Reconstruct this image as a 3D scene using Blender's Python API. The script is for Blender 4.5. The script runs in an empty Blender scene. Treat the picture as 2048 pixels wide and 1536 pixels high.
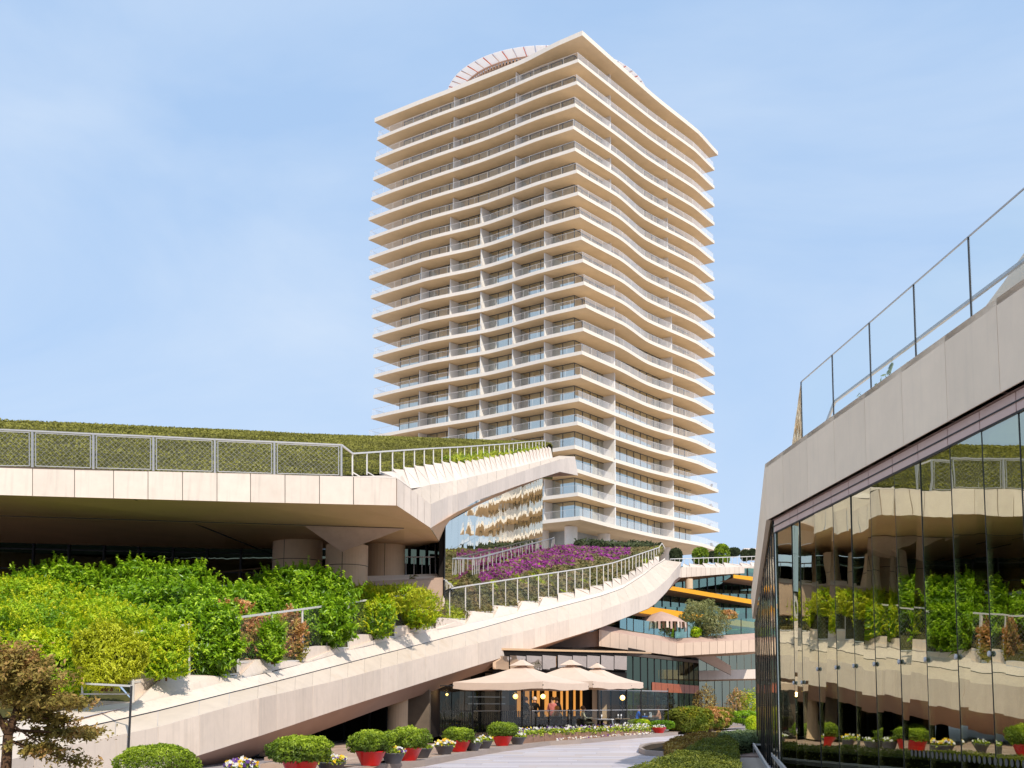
import bpy, bmesh, math, random
import numpy as np
from mathutils import Vector, Matrix
random.seed(7); rng = np.random.default_rng(7)
SC = bpy.context.scene
COL = SC.collection
rad = math.radians

# ------------------------------------------------------------------ camera
FPX, PITCH, CX, HZ = 2297.4, 0.1136, 1120.3, 1407.5      # focal length in px of a 2048 px wide frame
HCAM = 1.6
cam = bpy.data.cameras.new('camera'); camo = bpy.data.objects.new('camera', cam); COL.objects.link(camo)
camo.location = (0, 0, HCAM); camo.rotation_euler = (math.pi/2 + PITCH, 0, 0)
cam.sensor_width = 36; cam.lens = 36*FPX/2048
CYP = HZ - FPX*math.tan(PITCH)
cam.shift_x = -(CX-1024)/2048; cam.shift_y = (CYP-768)/2048
cam.clip_start = 0.1; cam.clip_end = 6000
SC.camera = camo

# ------------------------------------------------------------------ light
SUN = Vector((0.42*0.72, -0.907*0.72, 0.694)).normalized()
world = bpy.data.worlds.new('World'); SC.world = world; world.use_nodes = True
wn = world.node_tree; wn.nodes.clear()
wo = wn.nodes.new('ShaderNodeOutputWorld'); wb = wn.nodes.new('ShaderNodeBackground')
sky = wn.nodes.new('ShaderNodeTexSky'); sky.sky_type = 'NISHITA'; sky.sun_disc = False
sky.sun_elevation = math.asin(SUN.z); sky.sun_rotation = math.atan2(SUN.x, SUN.y)
sky.air_density = 1.0; sky.dust_density = 1.6; sky.ozone_density = 1.5
tc = wn.nodes.new('ShaderNodeTexCoord'); mp = wn.nodes.new('ShaderNodeMapping')
mp.inputs['Scale'].default_value = (1.3, 1.3, 3.2)
nz = wn.nodes.new('ShaderNodeTexNoise'); nz.inputs['Scale'].default_value = 1.35; nz.inputs['Detail'].default_value = 7; nz.inputs['Distortion'].default_value = .6
nz.inputs['Roughness'].default_value = .55
cr = wn.nodes.new('ShaderNodeMapRange'); cr.inputs['From Min'].default_value = .38; cr.inputs['From Max'].default_value = .72
cr.inputs['To Min'].default_value = .0; cr.inputs['To Max'].default_value = .62
mx = wn.nodes.new('ShaderNodeMix'); mx.data_type = 'RGBA'
mx.inputs['B'].default_value = (3.85, 4.45, 5.25, 1)
mh = wn.nodes.new('ShaderNodeMix'); mh.data_type = 'RGBA'; mh.inputs['Factor'].default_value = .86; mh.inputs['B'].default_value = (2.38, 3.42, 5.0, 1)
L = wn.links.new
L(tc.outputs['Generated'], mp.inputs['Vector']); L(mp.outputs['Vector'], nz.inputs['Vector'])
L(nz.outputs['Fac'], cr.inputs['Value']); L(cr.outputs['Result'], mx.inputs['Factor'])
L(sky.outputs['Color'], mh.inputs['A']); L(mh.outputs['Result'], mx.inputs['A']); L(mx.outputs['Result'], wb.inputs['Color'])
wb.inputs['Strength'].default_value = 0.141
L(wb.outputs['Background'], wo.inputs['Surface'])
sl = bpy.data.lights.new('sun', 'SUN'); sl.energy = 3.1; sl.angle = rad(0.5); sl.color = (1.0, .93, .82)
so = bpy.data.objects.new('sun', sl); COL.objects.link(so)
so.rotation_euler = (-SUN).to_track_quat('-Z', 'Y').to_euler(); so.location = (20, -30, 60)
SC.view_settings.view_transform = 'Standard'; SC.view_settings.look = 'None'
SC.view_settings.exposure = 0.42; SC.view_settings.gamma = 1; SC.view_settings.use_curve_mapping = False
SC.cycles.max_bounces = 8; SC.cycles.transparent_max_bounces = 12; SC.cycles.glossy_bounces = 4
SC.cycles.caustics_reflective = False; SC.cycles.caustics_refractive = False

# ------------------------------------------------------------------ helpers
cp, sp_ = math.cos(PITCH), math.sin(PITCH)
def P(u, v, Y):
    """the place seen at photo point u, v (2048 px wide) at distance Y along the view axis on the ground"""
    a = (u-CX)/FPX; b = -(v-CYP)/FPX
    y = cp - b*sp_; z = sp_ + b*cp
    s = Y/y
    return Vector((a*s, Y, HCAM + z*s))
def PZ(u, v, z):
    a = (u-CX)/FPX; b = -(v-CYP)/FPX
    y = cp - b*sp_; zz = sp_ + b*cp
    s = (z-HCAM)/zz
    return Vector((a*s, y*s, z))
def tab(x, T, c=1):
    return float(np.interp(x, [t[0] for t in T], [t[c] for t in T]))
def V(*a): return Vector(a)

def tag(o, label=None, cat=None, group=None, kind=None):
    if label: o['label'] = label
    if cat: o['category'] = cat
    if group: o['group'] = group
    if kind: o['kind'] = kind
    return o
def empty(name, loc, label, cat, group=None):
    o = bpy.data.objects.new(name, None); COL.objects.link(o); o.location = loc; o.empty_display_size = .2
    return tag(o, label, cat, group)
def wmat(o):
    l = Matrix.LocRotScale(o.location, o.rotation_euler, o.scale)
    return l if o.parent is None else wmat(o.parent) @ o.matrix_parent_inverse @ l
def setpar(o, parent, world_coords=True):
    if parent is None: return
    o.parent = parent
    if world_coords: o.matrix_parent_inverse = wmat(parent).inverted()
def mesh(name, verts, faces, mats, fm=None, smooth=False):
    me = bpy.data.meshes.new(name)
    me.from_pydata([tuple(v) for v in verts], [], faces)
    for m in (mats if isinstance(mats, (list, tuple)) else [mats]): me.materials.append(m)
    if fm is not None: me.polygons.foreach_set('material_index', fm)
    if smooth: me.polygons.foreach_set('use_smooth', [True]*len(me.polygons))
    me.update(); return me
def link(name, me, parent=None, world_coords=True, label=None, kind=None):
    o = bpy.data.objects.new(name, me); COL.objects.link(o)
    setpar(o, parent, world_coords)
    if label: o['label'] = label
    if kind: o['kind'] = kind
    return o

class MB:
    """collects shapes into one mesh"""
    def __init__(s): s.v = []; s.f = []; s.m = []
    def add(s, vs, fs, mi=0):
        n = len(s.v); s.v += [tuple(x) for x in vs]
        s.f += [tuple(i+n for i in f) for f in fs]; s.m += [mi]*len(fs); return s
    def quad(s, a, b, c, d, mi=0): return s.add([a, b, c, d], [(0, 1, 2, 3)], mi)
    def box(s, c, size, rz=0, mi=0):
        x, y, z = size[0]/2, size[1]/2, size[2]/2; cs, sn = math.cos(rz), math.sin(rz)
        vs = []
        for k in (-z, z):
            for (i, j) in ((-x, -y), (x, -y), (x, y), (-x, y)):
                vs.append((c[0]+i*cs-j*sn, c[1]+i*sn+j*cs, c[2]+k))
        return s.add(vs, [(0, 3, 2, 1), (4, 5, 6, 7), (0, 1, 5, 4), (1, 2, 6, 5), (2, 3, 7, 6), (3, 0, 4, 7)], mi)
    def slab(s, a, b, c, d, off, mi=0):
        """plate from the quad a b c d, thickened by the vector off"""
        q = [Vector(a), Vector(b), Vector(c), Vector(d)]; r = [p+off for p in q]
        return s.add(q+r, [(0, 1, 2, 3), (7, 6, 5, 4), (0, 4, 5, 1), (1, 5, 6, 2), (2, 6, 7, 3), (3, 7, 4, 0)], mi)
    def bar(s, a, b, w, h=None, mi=0, up=Vector((0, 0, 1))):
        h = h or w; a = Vector(a); b = Vector(b); d = (b-a)
        if d.length < 1e-6: return s
        d.normalize()
        x = d.cross(up)
        if x.length < 1e-3: x = Vector((1, 0, 0))
        x.normalize(); y = x.cross(d).normalized()
        x *= w/2; y *= h/2
        vs = [a-x-y, a+x-y, a+x+y, a-x+y, b-x-y, b+x-y, b+x+y, b-x+y]
        return s.add(vs, [(0, 3, 2, 1), (4, 5, 6, 7), (0, 1, 5, 4), (1, 2, 6, 5), (2, 3, 7, 6), (3, 0, 4, 7)], mi)
    def lathe(s, c, prof, n=20, mi=0, cap=True):
        vs = []; fs = []
        for (r, z) in prof:
            for i in range(n):
                t = 2*math.pi*i/n; vs.append((c[0]+r*math.cos(t), c[1]+r*math.sin(t), c[2]+z))
        for k in range(len(prof)-1):
            for i in range(n):
                j = (i+1) % n; fs.append((k*n+i, k*n+j, (k+1)*n+j, (k+1)*n+i))
        if cap:
            fs.append(tuple(range(n-1, -1, -1))); fs.append(tuple((len(prof)-1)*n+i for i in range(n)))
        return s.add(vs, fs, mi)
    def mesh(s, name, mats, smooth=False): return mesh(name, s.v, s.f, mats, s.m, smooth)
    def build(s, name, mats, parent=None, world=True, label=None, kind=None, smooth=False):
        return link(name, s.mesh(name, mats, smooth), parent, world, label, kind)
def loft(rows, name, mats, parent=None, smooth=False, kind=None, label=None, fm=None):
    n = len(rows[0]); vs = [p for r in rows for p in r]; fs = []; ms = []
    for i in range(len(rows)-1):
        for j in range(n-1):
            fs.append((i*n+j, i*n+j+1, (i+1)*n+j+1, (i+1)*n+j)); ms.append(fm[i] if fm else 0)
    return link(name, mesh(name, vs, fs, mats, ms, smooth), parent, True, label, kind)
def lerp(a, b, t): return Vector(a)*(1-t)+Vector(b)*t
def inst(name, me, loc, rz=0, parent=None, scale=1, label=None):
    o = bpy.data.objects.new(name, me); COL.objects.link(o)
    o.location = loc; o.rotation_euler = (0, 0, rz)
    if scale != 1: o.scale = (scale,)*3 if not isinstance(scale, tuple) else scale
    if parent is not None: setpar(o, parent, True)
    if label: o['label'] = label
    return o
def copy_tree(o, parent=None):
    c = o.copy(); COL.objects.link(c)
    if parent is not None: c.parent = parent
    for ch in list(o.children): copy_tree(ch, c)
    return c

# ------------------------------------------------------------------ materials
MATS = {}
def nodes(m):
    m.use_nodes = True; nt = m.node_tree; return nt, nt.nodes['Principled BSDF'], nt.links.new
def mat(name, col, rough=.6, metal=0, var=.06, scale=3., bump=0, bscale=40., spec=.4, emit=None, estr=0, stretch=None, stain=0, staincol=(.35, .22, .1), rnd=0, streak=0):
    m = bpy.data.materials.new(name); MATS[name] = m
    nt, b, L = nodes(m)
    b.inputs['Roughness'].default_value = rough; b.inputs['Metallic'].default_value = metal
    b.inputs['Specular IOR Level'].default_value = spec
    b.inputs['Base Color'].default_value = (*col, 1)
    if var:
        tcn = nt.nodes.new('ShaderNodeTexCoord'); n = nt.nodes.new('ShaderNodeTexNoise'); n.inputs['Scale'].default_value = scale
        n.inputs['Detail'].default_value = 6; n.inputs['Roughness'].default_value = .65
        src = tcn.outputs['Object']
        if stretch:
            mpn = nt.nodes.new('ShaderNodeMapping'); mpn.inputs['Scale'].default_value = stretch; L(src, mpn.inputs['Vector']); src = mpn.outputs['Vector']
        L(src, n.inputs['Vector'])
        mr = nt.nodes.new('ShaderNodeMapRange'); mr.inputs['From Min'].default_value = .3; mr.inputs['From Max'].default_value = .7
        mr.inputs['To Min'].default_value = 1-var; mr.inputs['To Max'].default_value = 1+var
        L(n.outputs['Fac'], mr.inputs['Value'])
        vm = nt.nodes.new('ShaderNodeVectorMath'); vm.operation = 'SCALE'; vm.inputs[0].default_value = col
        L(mr.outputs['Result'], vm.inputs['Scale']); out = vm.outputs['Vector']
        if stain:
            n2 = nt.nodes.new('ShaderNodeTexNoise'); n2.inputs['Scale'].default_value = .55; n2.inputs['Detail'].default_value = 9; n2.inputs['Roughness'].default_value = .75
            L(src, n2.inputs['Vector'])
            r2 = nt.nodes.new('ShaderNodeMapRange'); r2.inputs['From Min'].default_value = .56; r2.inputs['From Max'].default_value = .74
            r2.inputs['To Max'].default_value = stain; L(n2.outputs['Fac'], r2.inputs['Value'])
            mm = nt.nodes.new('ShaderNodeMix'); mm.data_type = 'RGBA'; mm.inputs['B'].default_value = (*staincol, 1)
            L(r2.outputs['Result'], mm.inputs['Factor']); L(out, mm.inputs['A']); out = mm.outputs['Result']
        if streak:
            m3 = nt.nodes.new('ShaderNodeMapping'); m3.inputs['Scale'].default_value = (3.2, 3.2, .22); L(tcn.outputs['Object'], m3.inputs['Vector'])
            n3 = nt.nodes.new('ShaderNodeTexNoise'); n3.inputs['Scale'].default_value = 2.2; n3.inputs['Detail'].default_value = 5; L(m3.outputs['Vector'], n3.inputs['Vector'])
            r3 = nt.nodes.new('ShaderNodeMapRange'); r3.inputs['From Min'].default_value = .52; r3.inputs['From Max'].default_value = .72; r3.inputs['To Max'].default_value = streak; L(n3.outputs['Fac'], r3.inputs['Value'])
            m4 = nt.nodes.new('ShaderNodeMix'); m4.data_type = 'RGBA'; m4.inputs['B'].default_value = (*[c*.62 for c in col], 1); L(r3.outputs['Result'], m4.inputs['Factor']); L(out, m4.inputs['A']); out = m4.outputs['Result']
        if rnd:
            oi = nt.nodes.new('ShaderNodeObjectInfo'); r5 = nt.nodes.new('ShaderNodeMapRange'); r5.inputs['To Min'].default_value = 1-rnd; r5.inputs['To Max'].default_value = 1+rnd*.6; L(oi.outputs['Random'], r5.inputs['Value'])
            v5 = nt.nodes.new('ShaderNodeVectorMath'); v5.operation = 'SCALE'; L(out, v5.inputs[0]); L(r5.outputs['Result'], v5.inputs['Scale']); out = v5.outputs['Vector']
        L(out, b.inputs['Base Color'])
        if bump:
            nb = nt.nodes.new('ShaderNodeTexNoise'); nb.inputs['Scale'].default_value = bscale; nb.inputs['Detail'].default_value = 4
            L(tcn.outputs['Object'], nb.inputs['Vector']); bp = nt.nodes.new('ShaderNodeBump'); bp.inputs['Strength'].default_value = bump
            bp.inputs['Distance'].default_value = .02; L(nb.outputs['Fac'], bp.inputs['Height']); L(bp.outputs['Normal'], b.inputs['Normal'])
    if emit:
        b.inputs['Emission Color'].default_value = (*emit, 1); b.inputs['Emission Strength'].default_value = estr
    return m
def leafmat(name, ramp, rough=.5, trans=.3):
    """leaf colours spread by the per-leaf tint attribute"""
    m = bpy.data.materials.new(name); nt, b, L = nodes(m)
    at = nt.nodes.new('ShaderNodeAttribute'); at.attribute_name = 'tint'
    r = nt.nodes.new('ShaderNodeValToRGB'); r.color_ramp.interpolation = 'LINEAR'
    e = r.color_ramp.elements
    while len(e) < len(ramp): e.new(.5)
    for i, c in enumerate(ramp):
        e[i].position = i/(len(ramp)-1); e[i].color = (*c, 1)
    L(at.outputs['Fac'], r.inputs['Fac']); L(r.outputs['Color'], b.inputs['Base Color'])
    b.inputs['Roughness'].default_value = rough; b.inputs['Specular IOR Level'].default_value = .35
    tr = nt.nodes.new('ShaderNodeBsdfTranslucent'); L(r.outputs['Color'], tr.inputs['Color'])
    ms = nt.nodes.new('ShaderNodeMixShader'); ms.inputs['Fac'].default_value = trans
    L(b.outputs['BSDF'], ms.inputs[1]); L(tr.outputs['BSDF'], ms.inputs[2]); L(ms.outputs['Shader'], nt.nodes['Material Output'].inputs['Surface'])
    MATS[name] = m; return m
def glassmat(name, tint, thru, refl=.5, fres=True, bump=0., bscale=1.2, rough=.0, stretch=(1, 1, 1)):
    """thin pane: mirror reflection mixed with see-through"""
    m = bpy.data.materials.new(name); nt, b, L = nodes(m); nt.nodes.remove(b)
    g = nt.nodes.new('ShaderNodeBsdfGlossy'); g.inputs['Color'].default_value = (*tint, 1); g.inputs['Roughness'].default_value = rough
    t = nt.nodes.new('ShaderNodeBsdfTransparent'); t.inputs['Color'].default_value = (*thru, 1)
    ms = nt.nodes.new('ShaderNodeMixShader'); L(t.outputs['BSDF'], ms.inputs[1]); L(g.outputs['BSDF'], ms.inputs[2])
    L(ms.outputs['Shader'], nt.nodes['Material Output'].inputs['Surface'])
    if fres:
        f = nt.nodes.new('ShaderNodeLayerWeight'); f.inputs['Blend'].default_value = .35
        mr = nt.nodes.new('ShaderNodeMapRange'); mr.inputs['To Min'].default_value = refl; mr.inputs['To Max'].default_value = min(1, refl+.45)
        L(f.outputs['Fresnel'], mr.inputs['Value']); L(mr.outputs['Result'], ms.inputs['Fac'])
    else: ms.inputs['Fac'].default_value = refl
    if bump:
        tcn = nt.nodes.new('ShaderNodeTexCoord'); mpn = nt.nodes.new('ShaderNodeMapping'); mpn.inputs['Scale'].default_value = stretch
        nb = nt.nodes.new('ShaderNodeTexNoise'); nb.inputs['Scale'].default_value = bscale; nb.inputs['Detail'].default_value = 1.5
        L(tcn.outputs['Object'], mpn.inputs['Vector']); L(mpn.outputs['Vector'], nb.inputs['Vector'])
        bp = nt.nodes.new('ShaderNodeBump'); bp.inputs['Strength'].default_value = 1; bp.inputs['Distance'].default_value = bump
        L(nb.outputs['Fac'], bp.inputs['Height']); L(bp.outputs['Normal'], g.inputs['Normal'])
        if fres: pass
    MATS[name] = m; return m

def skysheen_glass(name, col, fac):  # white coat at grazing angles stands in for reflected sky and sunlight
    m = bpy.data.materials.new(name); nt, b, L = nodes(m)
    b.inputs['Base Color'].default_value = (*col, 1); b.inputs['Roughness'].default_value = .15
    t = nt.nodes.new('ShaderNodeBsdfTransparent'); ms = nt.nodes.new('ShaderNodeMixShader'); lw = nt.nodes.new('ShaderNodeLayerWeight'); lw.inputs['Blend'].default_value = .5; mr = nt.nodes.new('ShaderNodeMapRange')
    mr.inputs['From Min'].default_value = .3; mr.inputs['From Max'].default_value = .72; mr.inputs['To Min'].default_value = .07; mr.inputs['To Max'].default_value = fac
    L(lw.outputs['Facing'], mr.inputs['Value']); L(mr.outputs['Result'], ms.inputs['Fac'])
    L(t.outputs['BSDF'], ms.inputs[1]); L(b.outputs['BSDF'], ms.inputs[2]); L(ms.outputs['Shader'], nt.nodes['Material Output'].inputs['Surface'])
    MATS[name] = m; return m
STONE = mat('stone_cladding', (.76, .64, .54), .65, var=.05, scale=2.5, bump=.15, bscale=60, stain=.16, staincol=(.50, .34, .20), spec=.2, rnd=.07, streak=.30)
COPE = mat('stone_coping', (.64, .53, .43), .7, var=.06, scale=2, bump=.2, stain=.5, staincol=(.48, .34, .20), spec=.2, rnd=.05)
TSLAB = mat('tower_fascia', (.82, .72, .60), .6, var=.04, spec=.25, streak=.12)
TSOF = mat('tower_soffit', (.78, .57, .33), .8, var=.07, scale=.4, spec=.15)  # warmer than the fascia: bounced light put into the soffit colour
TWHITE = mat('white_partition', (.78, .74, .68), .6, var=.03, spec=.2)
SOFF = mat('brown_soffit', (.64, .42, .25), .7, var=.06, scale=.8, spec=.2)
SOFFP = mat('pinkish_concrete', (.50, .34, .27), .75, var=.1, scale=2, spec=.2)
COLM = mat('column_cladding', (.72, .52, .34), .6, var=.05, spec=.25)
METAL = mat('galvanised_metal', (.50, .47, .45), .4, metal=.6, var=.05)
METALW = mat('pale_metal', (.70, .66, .62), .45, metal=.15, var=.03)
DARKM = mat('dark_metal', (.02, .02, .022), .45, metal=.3, var=.1)
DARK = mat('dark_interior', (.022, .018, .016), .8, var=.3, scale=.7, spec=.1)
BRWALL = mat('interior_wall', (.16, .12, .085), .8, var=.3, scale=.6)
ROAD = mat('granite_paving', (.45, .41, .43), .55, var=.14, scale=.55, bump=.1, bscale=30, stretch=(.22, 2.6, 1), spec=.3)
TERR = mat('terrace_stone', (.42, .29, .21), .6, var=.12, scale=1.3, bump=.15)
KERB = mat('kerb_stone', (.36, .29, .25), .6, var=.1, scale=2, bump=.1, stretch=(.5, .5, 3))
SOIL = mat('planting_soil', (.05, .035, .022), .95, var=.4, scale=5, bump=.6, bscale=20, spec=.1)
GSOIL = mat('groundcover_base', (.075, .07, .025), .95, var=.4, scale=2.5, bump=.5, bscale=12, spec=.1)
RED = mat('red_lacquer', (.58, .008, .008), .3, var=.06, scale=4, spec=.5)
GREY = mat('dark_grey_pot', (.085, .08, .088), .5, var=.12, scale=5, spec=.4)
YEL = mat('yellow_cladding', (.80, .36, .015), .5, var=.06, scale=1)
AMB = mat('amber_panel', (.65, .26, .05), .5, var=.35, scale=1.5, emit=(1, .42, .08), estr=.5, stretch=(3, 3, .3))  # glow puts warm lamp light into the wooden panels
LAMP = mat('lamp_glass', (.9, .75, .4), .4, var=0, emit=(1, .58, .13), estr=3.2)
CURT = mat('curtain_cloth', (.80, .84, .76), .8, var=.12, scale=1.4, stretch=(9, 9, .25), spec=.1)
CANV = mat('umbrella_canvas', (.70, .54, .43), .85, var=.05, scale=2, bump=.1, spec=.1)
BARK = mat('bark', (.10, .055, .03), .9, var=.35, scale=9, bump=.6, bscale=30, stretch=(3, 3, .6), spec=.1)
SKIN = mat('skin', (.52, .27, .17), .55, var=.04)
WHITEC = mat('white_cloth', (.75, .76, .78), .85, var=.06)
TEAK = mat('wood_planter', (.30, .17, .11), .65, var=.22, scale=5, stretch=(.4, .4, 5), bump=.15)
WOODL = mat('louvre_wood', (.40, .26, .18), .7, var=.3, scale=3, stretch=(4, 4, .5))
ORANGE = mat('orange_steel', (.65, .14, .035), .5, var=.1)
TRANSP = skysheen_glass('balustrade_glass', (.85, .83, .82), .55)
TRANSR = glassmat('roof_glass', (1, 1, .98), (.975, .99, .985), .06, fres=False)
TGLASS = glassmat('tower_glass', (.97, .98, .88), (.86, .90, .84), .58)
SHOPG = glassmat('shopfront_glass', (.95, .94, .77), (.72, .78, .62), .46, bump=.004, bscale=.8, stretch=(1, 1, .8))
MIRR = glassmat('mirrored_glass', (.93, .90, .80), (.05, .06, .05), .82, bump=.02, bscale=.3, stretch=(1.6, 1.2, .8))
MIRD = glassmat('dark_mirrored_glass', (.34, .36, .24), (.08, .09, .07), .34, bump=.006, bscale=1.2, stretch=(2, 2, .5))
RIPG = glassmat('rippled_glass', (.9, .86, .72), (.3, .34, .26), .72, bump=.006, bscale=3.2, stretch=(1.6, 1.6, .45))
DGLASS = glassmat('dark_glass', (.8, .8, .75), (.80, .82, .80), .05, fres=False)
TEALG = glassmat('teal_glass', (.7, .9, .8), (.30, .52, .42), .25)

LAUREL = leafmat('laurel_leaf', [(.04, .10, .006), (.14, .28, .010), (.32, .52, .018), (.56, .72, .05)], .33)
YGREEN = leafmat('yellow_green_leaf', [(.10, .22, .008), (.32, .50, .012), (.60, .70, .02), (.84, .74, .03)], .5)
YELLOW = leafmat('golden_leaf', [(.20, .26, .01), (.52, .56, .02), (.76, .76, .06)], .5)
PHOT = leafmat('photinia_leaf', [(.14, .26, .02), (.40, .30, .06), (.74, .36, .14), (.86, .66, .40)], .5)
BUSH = leafmat('clipped_bush_leaf', [(.03, .06, .008), (.16, .24, .015), (.40, .52, .03), (.68, .74, .07)], .5)
OLIVEH = leafmat('olive_hedge_leaf', [(.05, .065, .008), (.16, .19, .02), (.28, .30, .035), (.42, .38, .07)], .55)
SILVER = leafmat('silver_leaf', [(.07, .10, .04), (.20, .26, .10), (.36, .42, .2)], .6)
BROWNH = leafmat('bronze_leaf', [(.10, .05, .015), (.30, .17, .03), (.50, .36, .08), (.62, .52, .2)], .55)
AUTUMN = leafmat('mixed_autumn_leaf', [(.03, .06, .01), (.14, .20, .015), (.34, .34, .02), (.50, .20, .03)], .55)
JUNI = leafmat('tree_leaf', [(.12, .12, .02), (.32, .24, .05), (.56, .30, .11), (.64, .28, .16)], .6)
ROOFG = leafmat('roof_groundcover_leaf', [(.07, .06, .012), (.19, .18, .03), (.32, .30, .05), (.45, .40, .10)], .7, .2)
GARDG = leafmat('garden_groundcover_leaf', [(.07, .065, .025), (.17, .17, .06), (.28, .22, .09), (.36, .20, .12)], .7, .2)
FRESH = leafmat('fresh_grass_leaf', [(.12, .18, .01), (.30, .38, .02), (.50, .50, .05)], .6)
PURP = leafmat('purple_flower', [(.12, .04, .07), (.34, .05, .28), (.60, .12, .52)], .7, .3)
DKSH = leafmat('dark_shrub_leaf', [(.02, .03, .01), (.06, .08, .03), (.12, .13, .05)], .7, .15)
PETW = leafmat('pale_petal', [(.75, .72, .6), (.8, .78, .74), (.85, .85, .82)], .6)
PETP = leafmat('violet_petal', [(.06, .02, .14), (.14, .05, .28), (.25, .12, .45)], .6)
PETY = leafmat('yellow_petal', [(.75, .32, .01), (.85, .58, .02), (.85, .75, .1)], .6)

# ------------------------------------------------------------------ foliage
def leaves(name, pts, nrm, size, aspect, mats, mi=None, parent=None, tint=None, droop=.3, spread=.9, kind=None, label=None, dirs=None):
    """one pointed, folded leaf (two triangles) for each point"""
    n = len(pts); pts = np.asarray(pts, float); nrm = np.asarray(nrm, float)
    nrm = nrm + rng.normal(0, spread, (n, 3)); nrm /= np.linalg.norm(nrm, axis=1)[:, None]+1e-9
    d = rng.normal(0, 1, (n, 3)); d[:, 2] += .35
    if dirs is not None: d = d*.25+dirs
    d -= (d*nrm).sum(1)[:, None]*nrm; d /= np.linalg.norm(d, axis=1)[:, None]+1e-9
    w = np.cross(nrm, d)
    s = (np.asarray(size)*rng.uniform(.5, 1.5, n))[:, None] if np.ndim(size) == 0 else (np.asarray(size)*rng.uniform(.65, 1.3, n))[:, None]
    base = pts - d*s*.4
    tip = pts + d*s*.6 - np.array([0, 0, 1])*s*droop*.4
    a = pts + w*s*aspect*.5 + nrm*s*.10; b = pts - w*s*aspect*.5 + nrm*s*.10
    v = np.stack([base, a, tip, b], 1).reshape(-1, 3)
    idx = np.arange(n)*4
    tri = np.stack([idx, idx+1, idx+2, idx, idx+2, idx+3], 1).reshape(-1)
    me = bpy.data.meshes.new(name)
    me.vertices.add(4*n); me.vertices.foreach_set('co', v.ravel())
    me.loops.add(6*n); me.loops.foreach_set('vertex_index', tri)
    me.polygons.add(2*n); me.polygons.foreach_set('loop_start', np.arange(2*n)*3)
    try: me.polygons.foreach_set('loop_total', np.full(2*n, 3))
    except Exception: pass
    for m in (mats if isinstance(mats, (list, tuple)) else [mats]): me.materials.append(m)
    if mi is not None: me.polygons.foreach_set('material_index', np.repeat(np.asarray(mi, dtype=np.int32), 2))
    at = me.attributes.new('tint', 'FLOAT', 'FACE')
    t = rng.uniform(0, 1, n) if tint is None else np.clip(tint, 0, 1)
    at.data.foreach_set('value', np.repeat(t, 2).astype(np.float32))
    me.update(calc_edges=True); me.validate()
    return link(name, me, parent, True, label, kind)
def vnoise(p, s, seed=0):
    """cheap smooth noise 0..1"""
    p = np.asarray(p)*s; r = np.random.default_rng(seed); out = np.zeros(len(p))
    for k in range(7):
        w = r.normal(0, 1, 3)*(1+k*.35); out += np.sin(p@w + r.uniform(0, 6.28))/(1+k*.25)
    return 1/(1+np.exp(-out*.9))
def crown_pts(n, c, r, fill=.35, lump=.22, seed=0, flat=0., inner=.55):
    """points in a lumpy shell about c, with their outward normals"""
    d = rng.normal(0, 1, (n, 3)); d /= np.linalg.norm(d, axis=1)[:, None]
    rr = 1 + lump*(vnoise(d, 2.6, seed)-.5)*2
    rr *= np.where(rng.uniform(0, 1, n) < fill, rng.uniform(inner, 1, n), rng.uniform(.9, 1.05, n))
    p = d*rr[:, None]
    if flat: p[:, 2] = np.sign(p[:, 2])*np.abs(p[:, 2])**(1-flat)
    return p*np.asarray(r)+np.asarray(c), d
def tubes(segs, name, m, parent=None, n=6, kind=None):
    """tapering limbs: list of (point, point, radius, radius)"""
    b = MB()
    for (a, c, r0, r1) in segs:
        a = Vector(a); c = Vector(c); d = (c-a).normalized(); x = d.orthogonal().normalized(); y = d.cross(x)
        vs = []
        for (q, r) in ((a, r0), (c, r1)):
            for i in range(n):
                t = 2*math.pi*i/n; vs.append(q+x*(r*math.cos(t))+y*(r*math.sin(t)))
        b.add(vs, [(i, (i+1) % n, n+(i+1) % n, n+i) for i in range(n)]+[tuple(range(n-1, -1, -1)), tuple(range(n, 2*n))])
    return b.build(name, m, parent, smooth=True, kind=kind)
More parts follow.
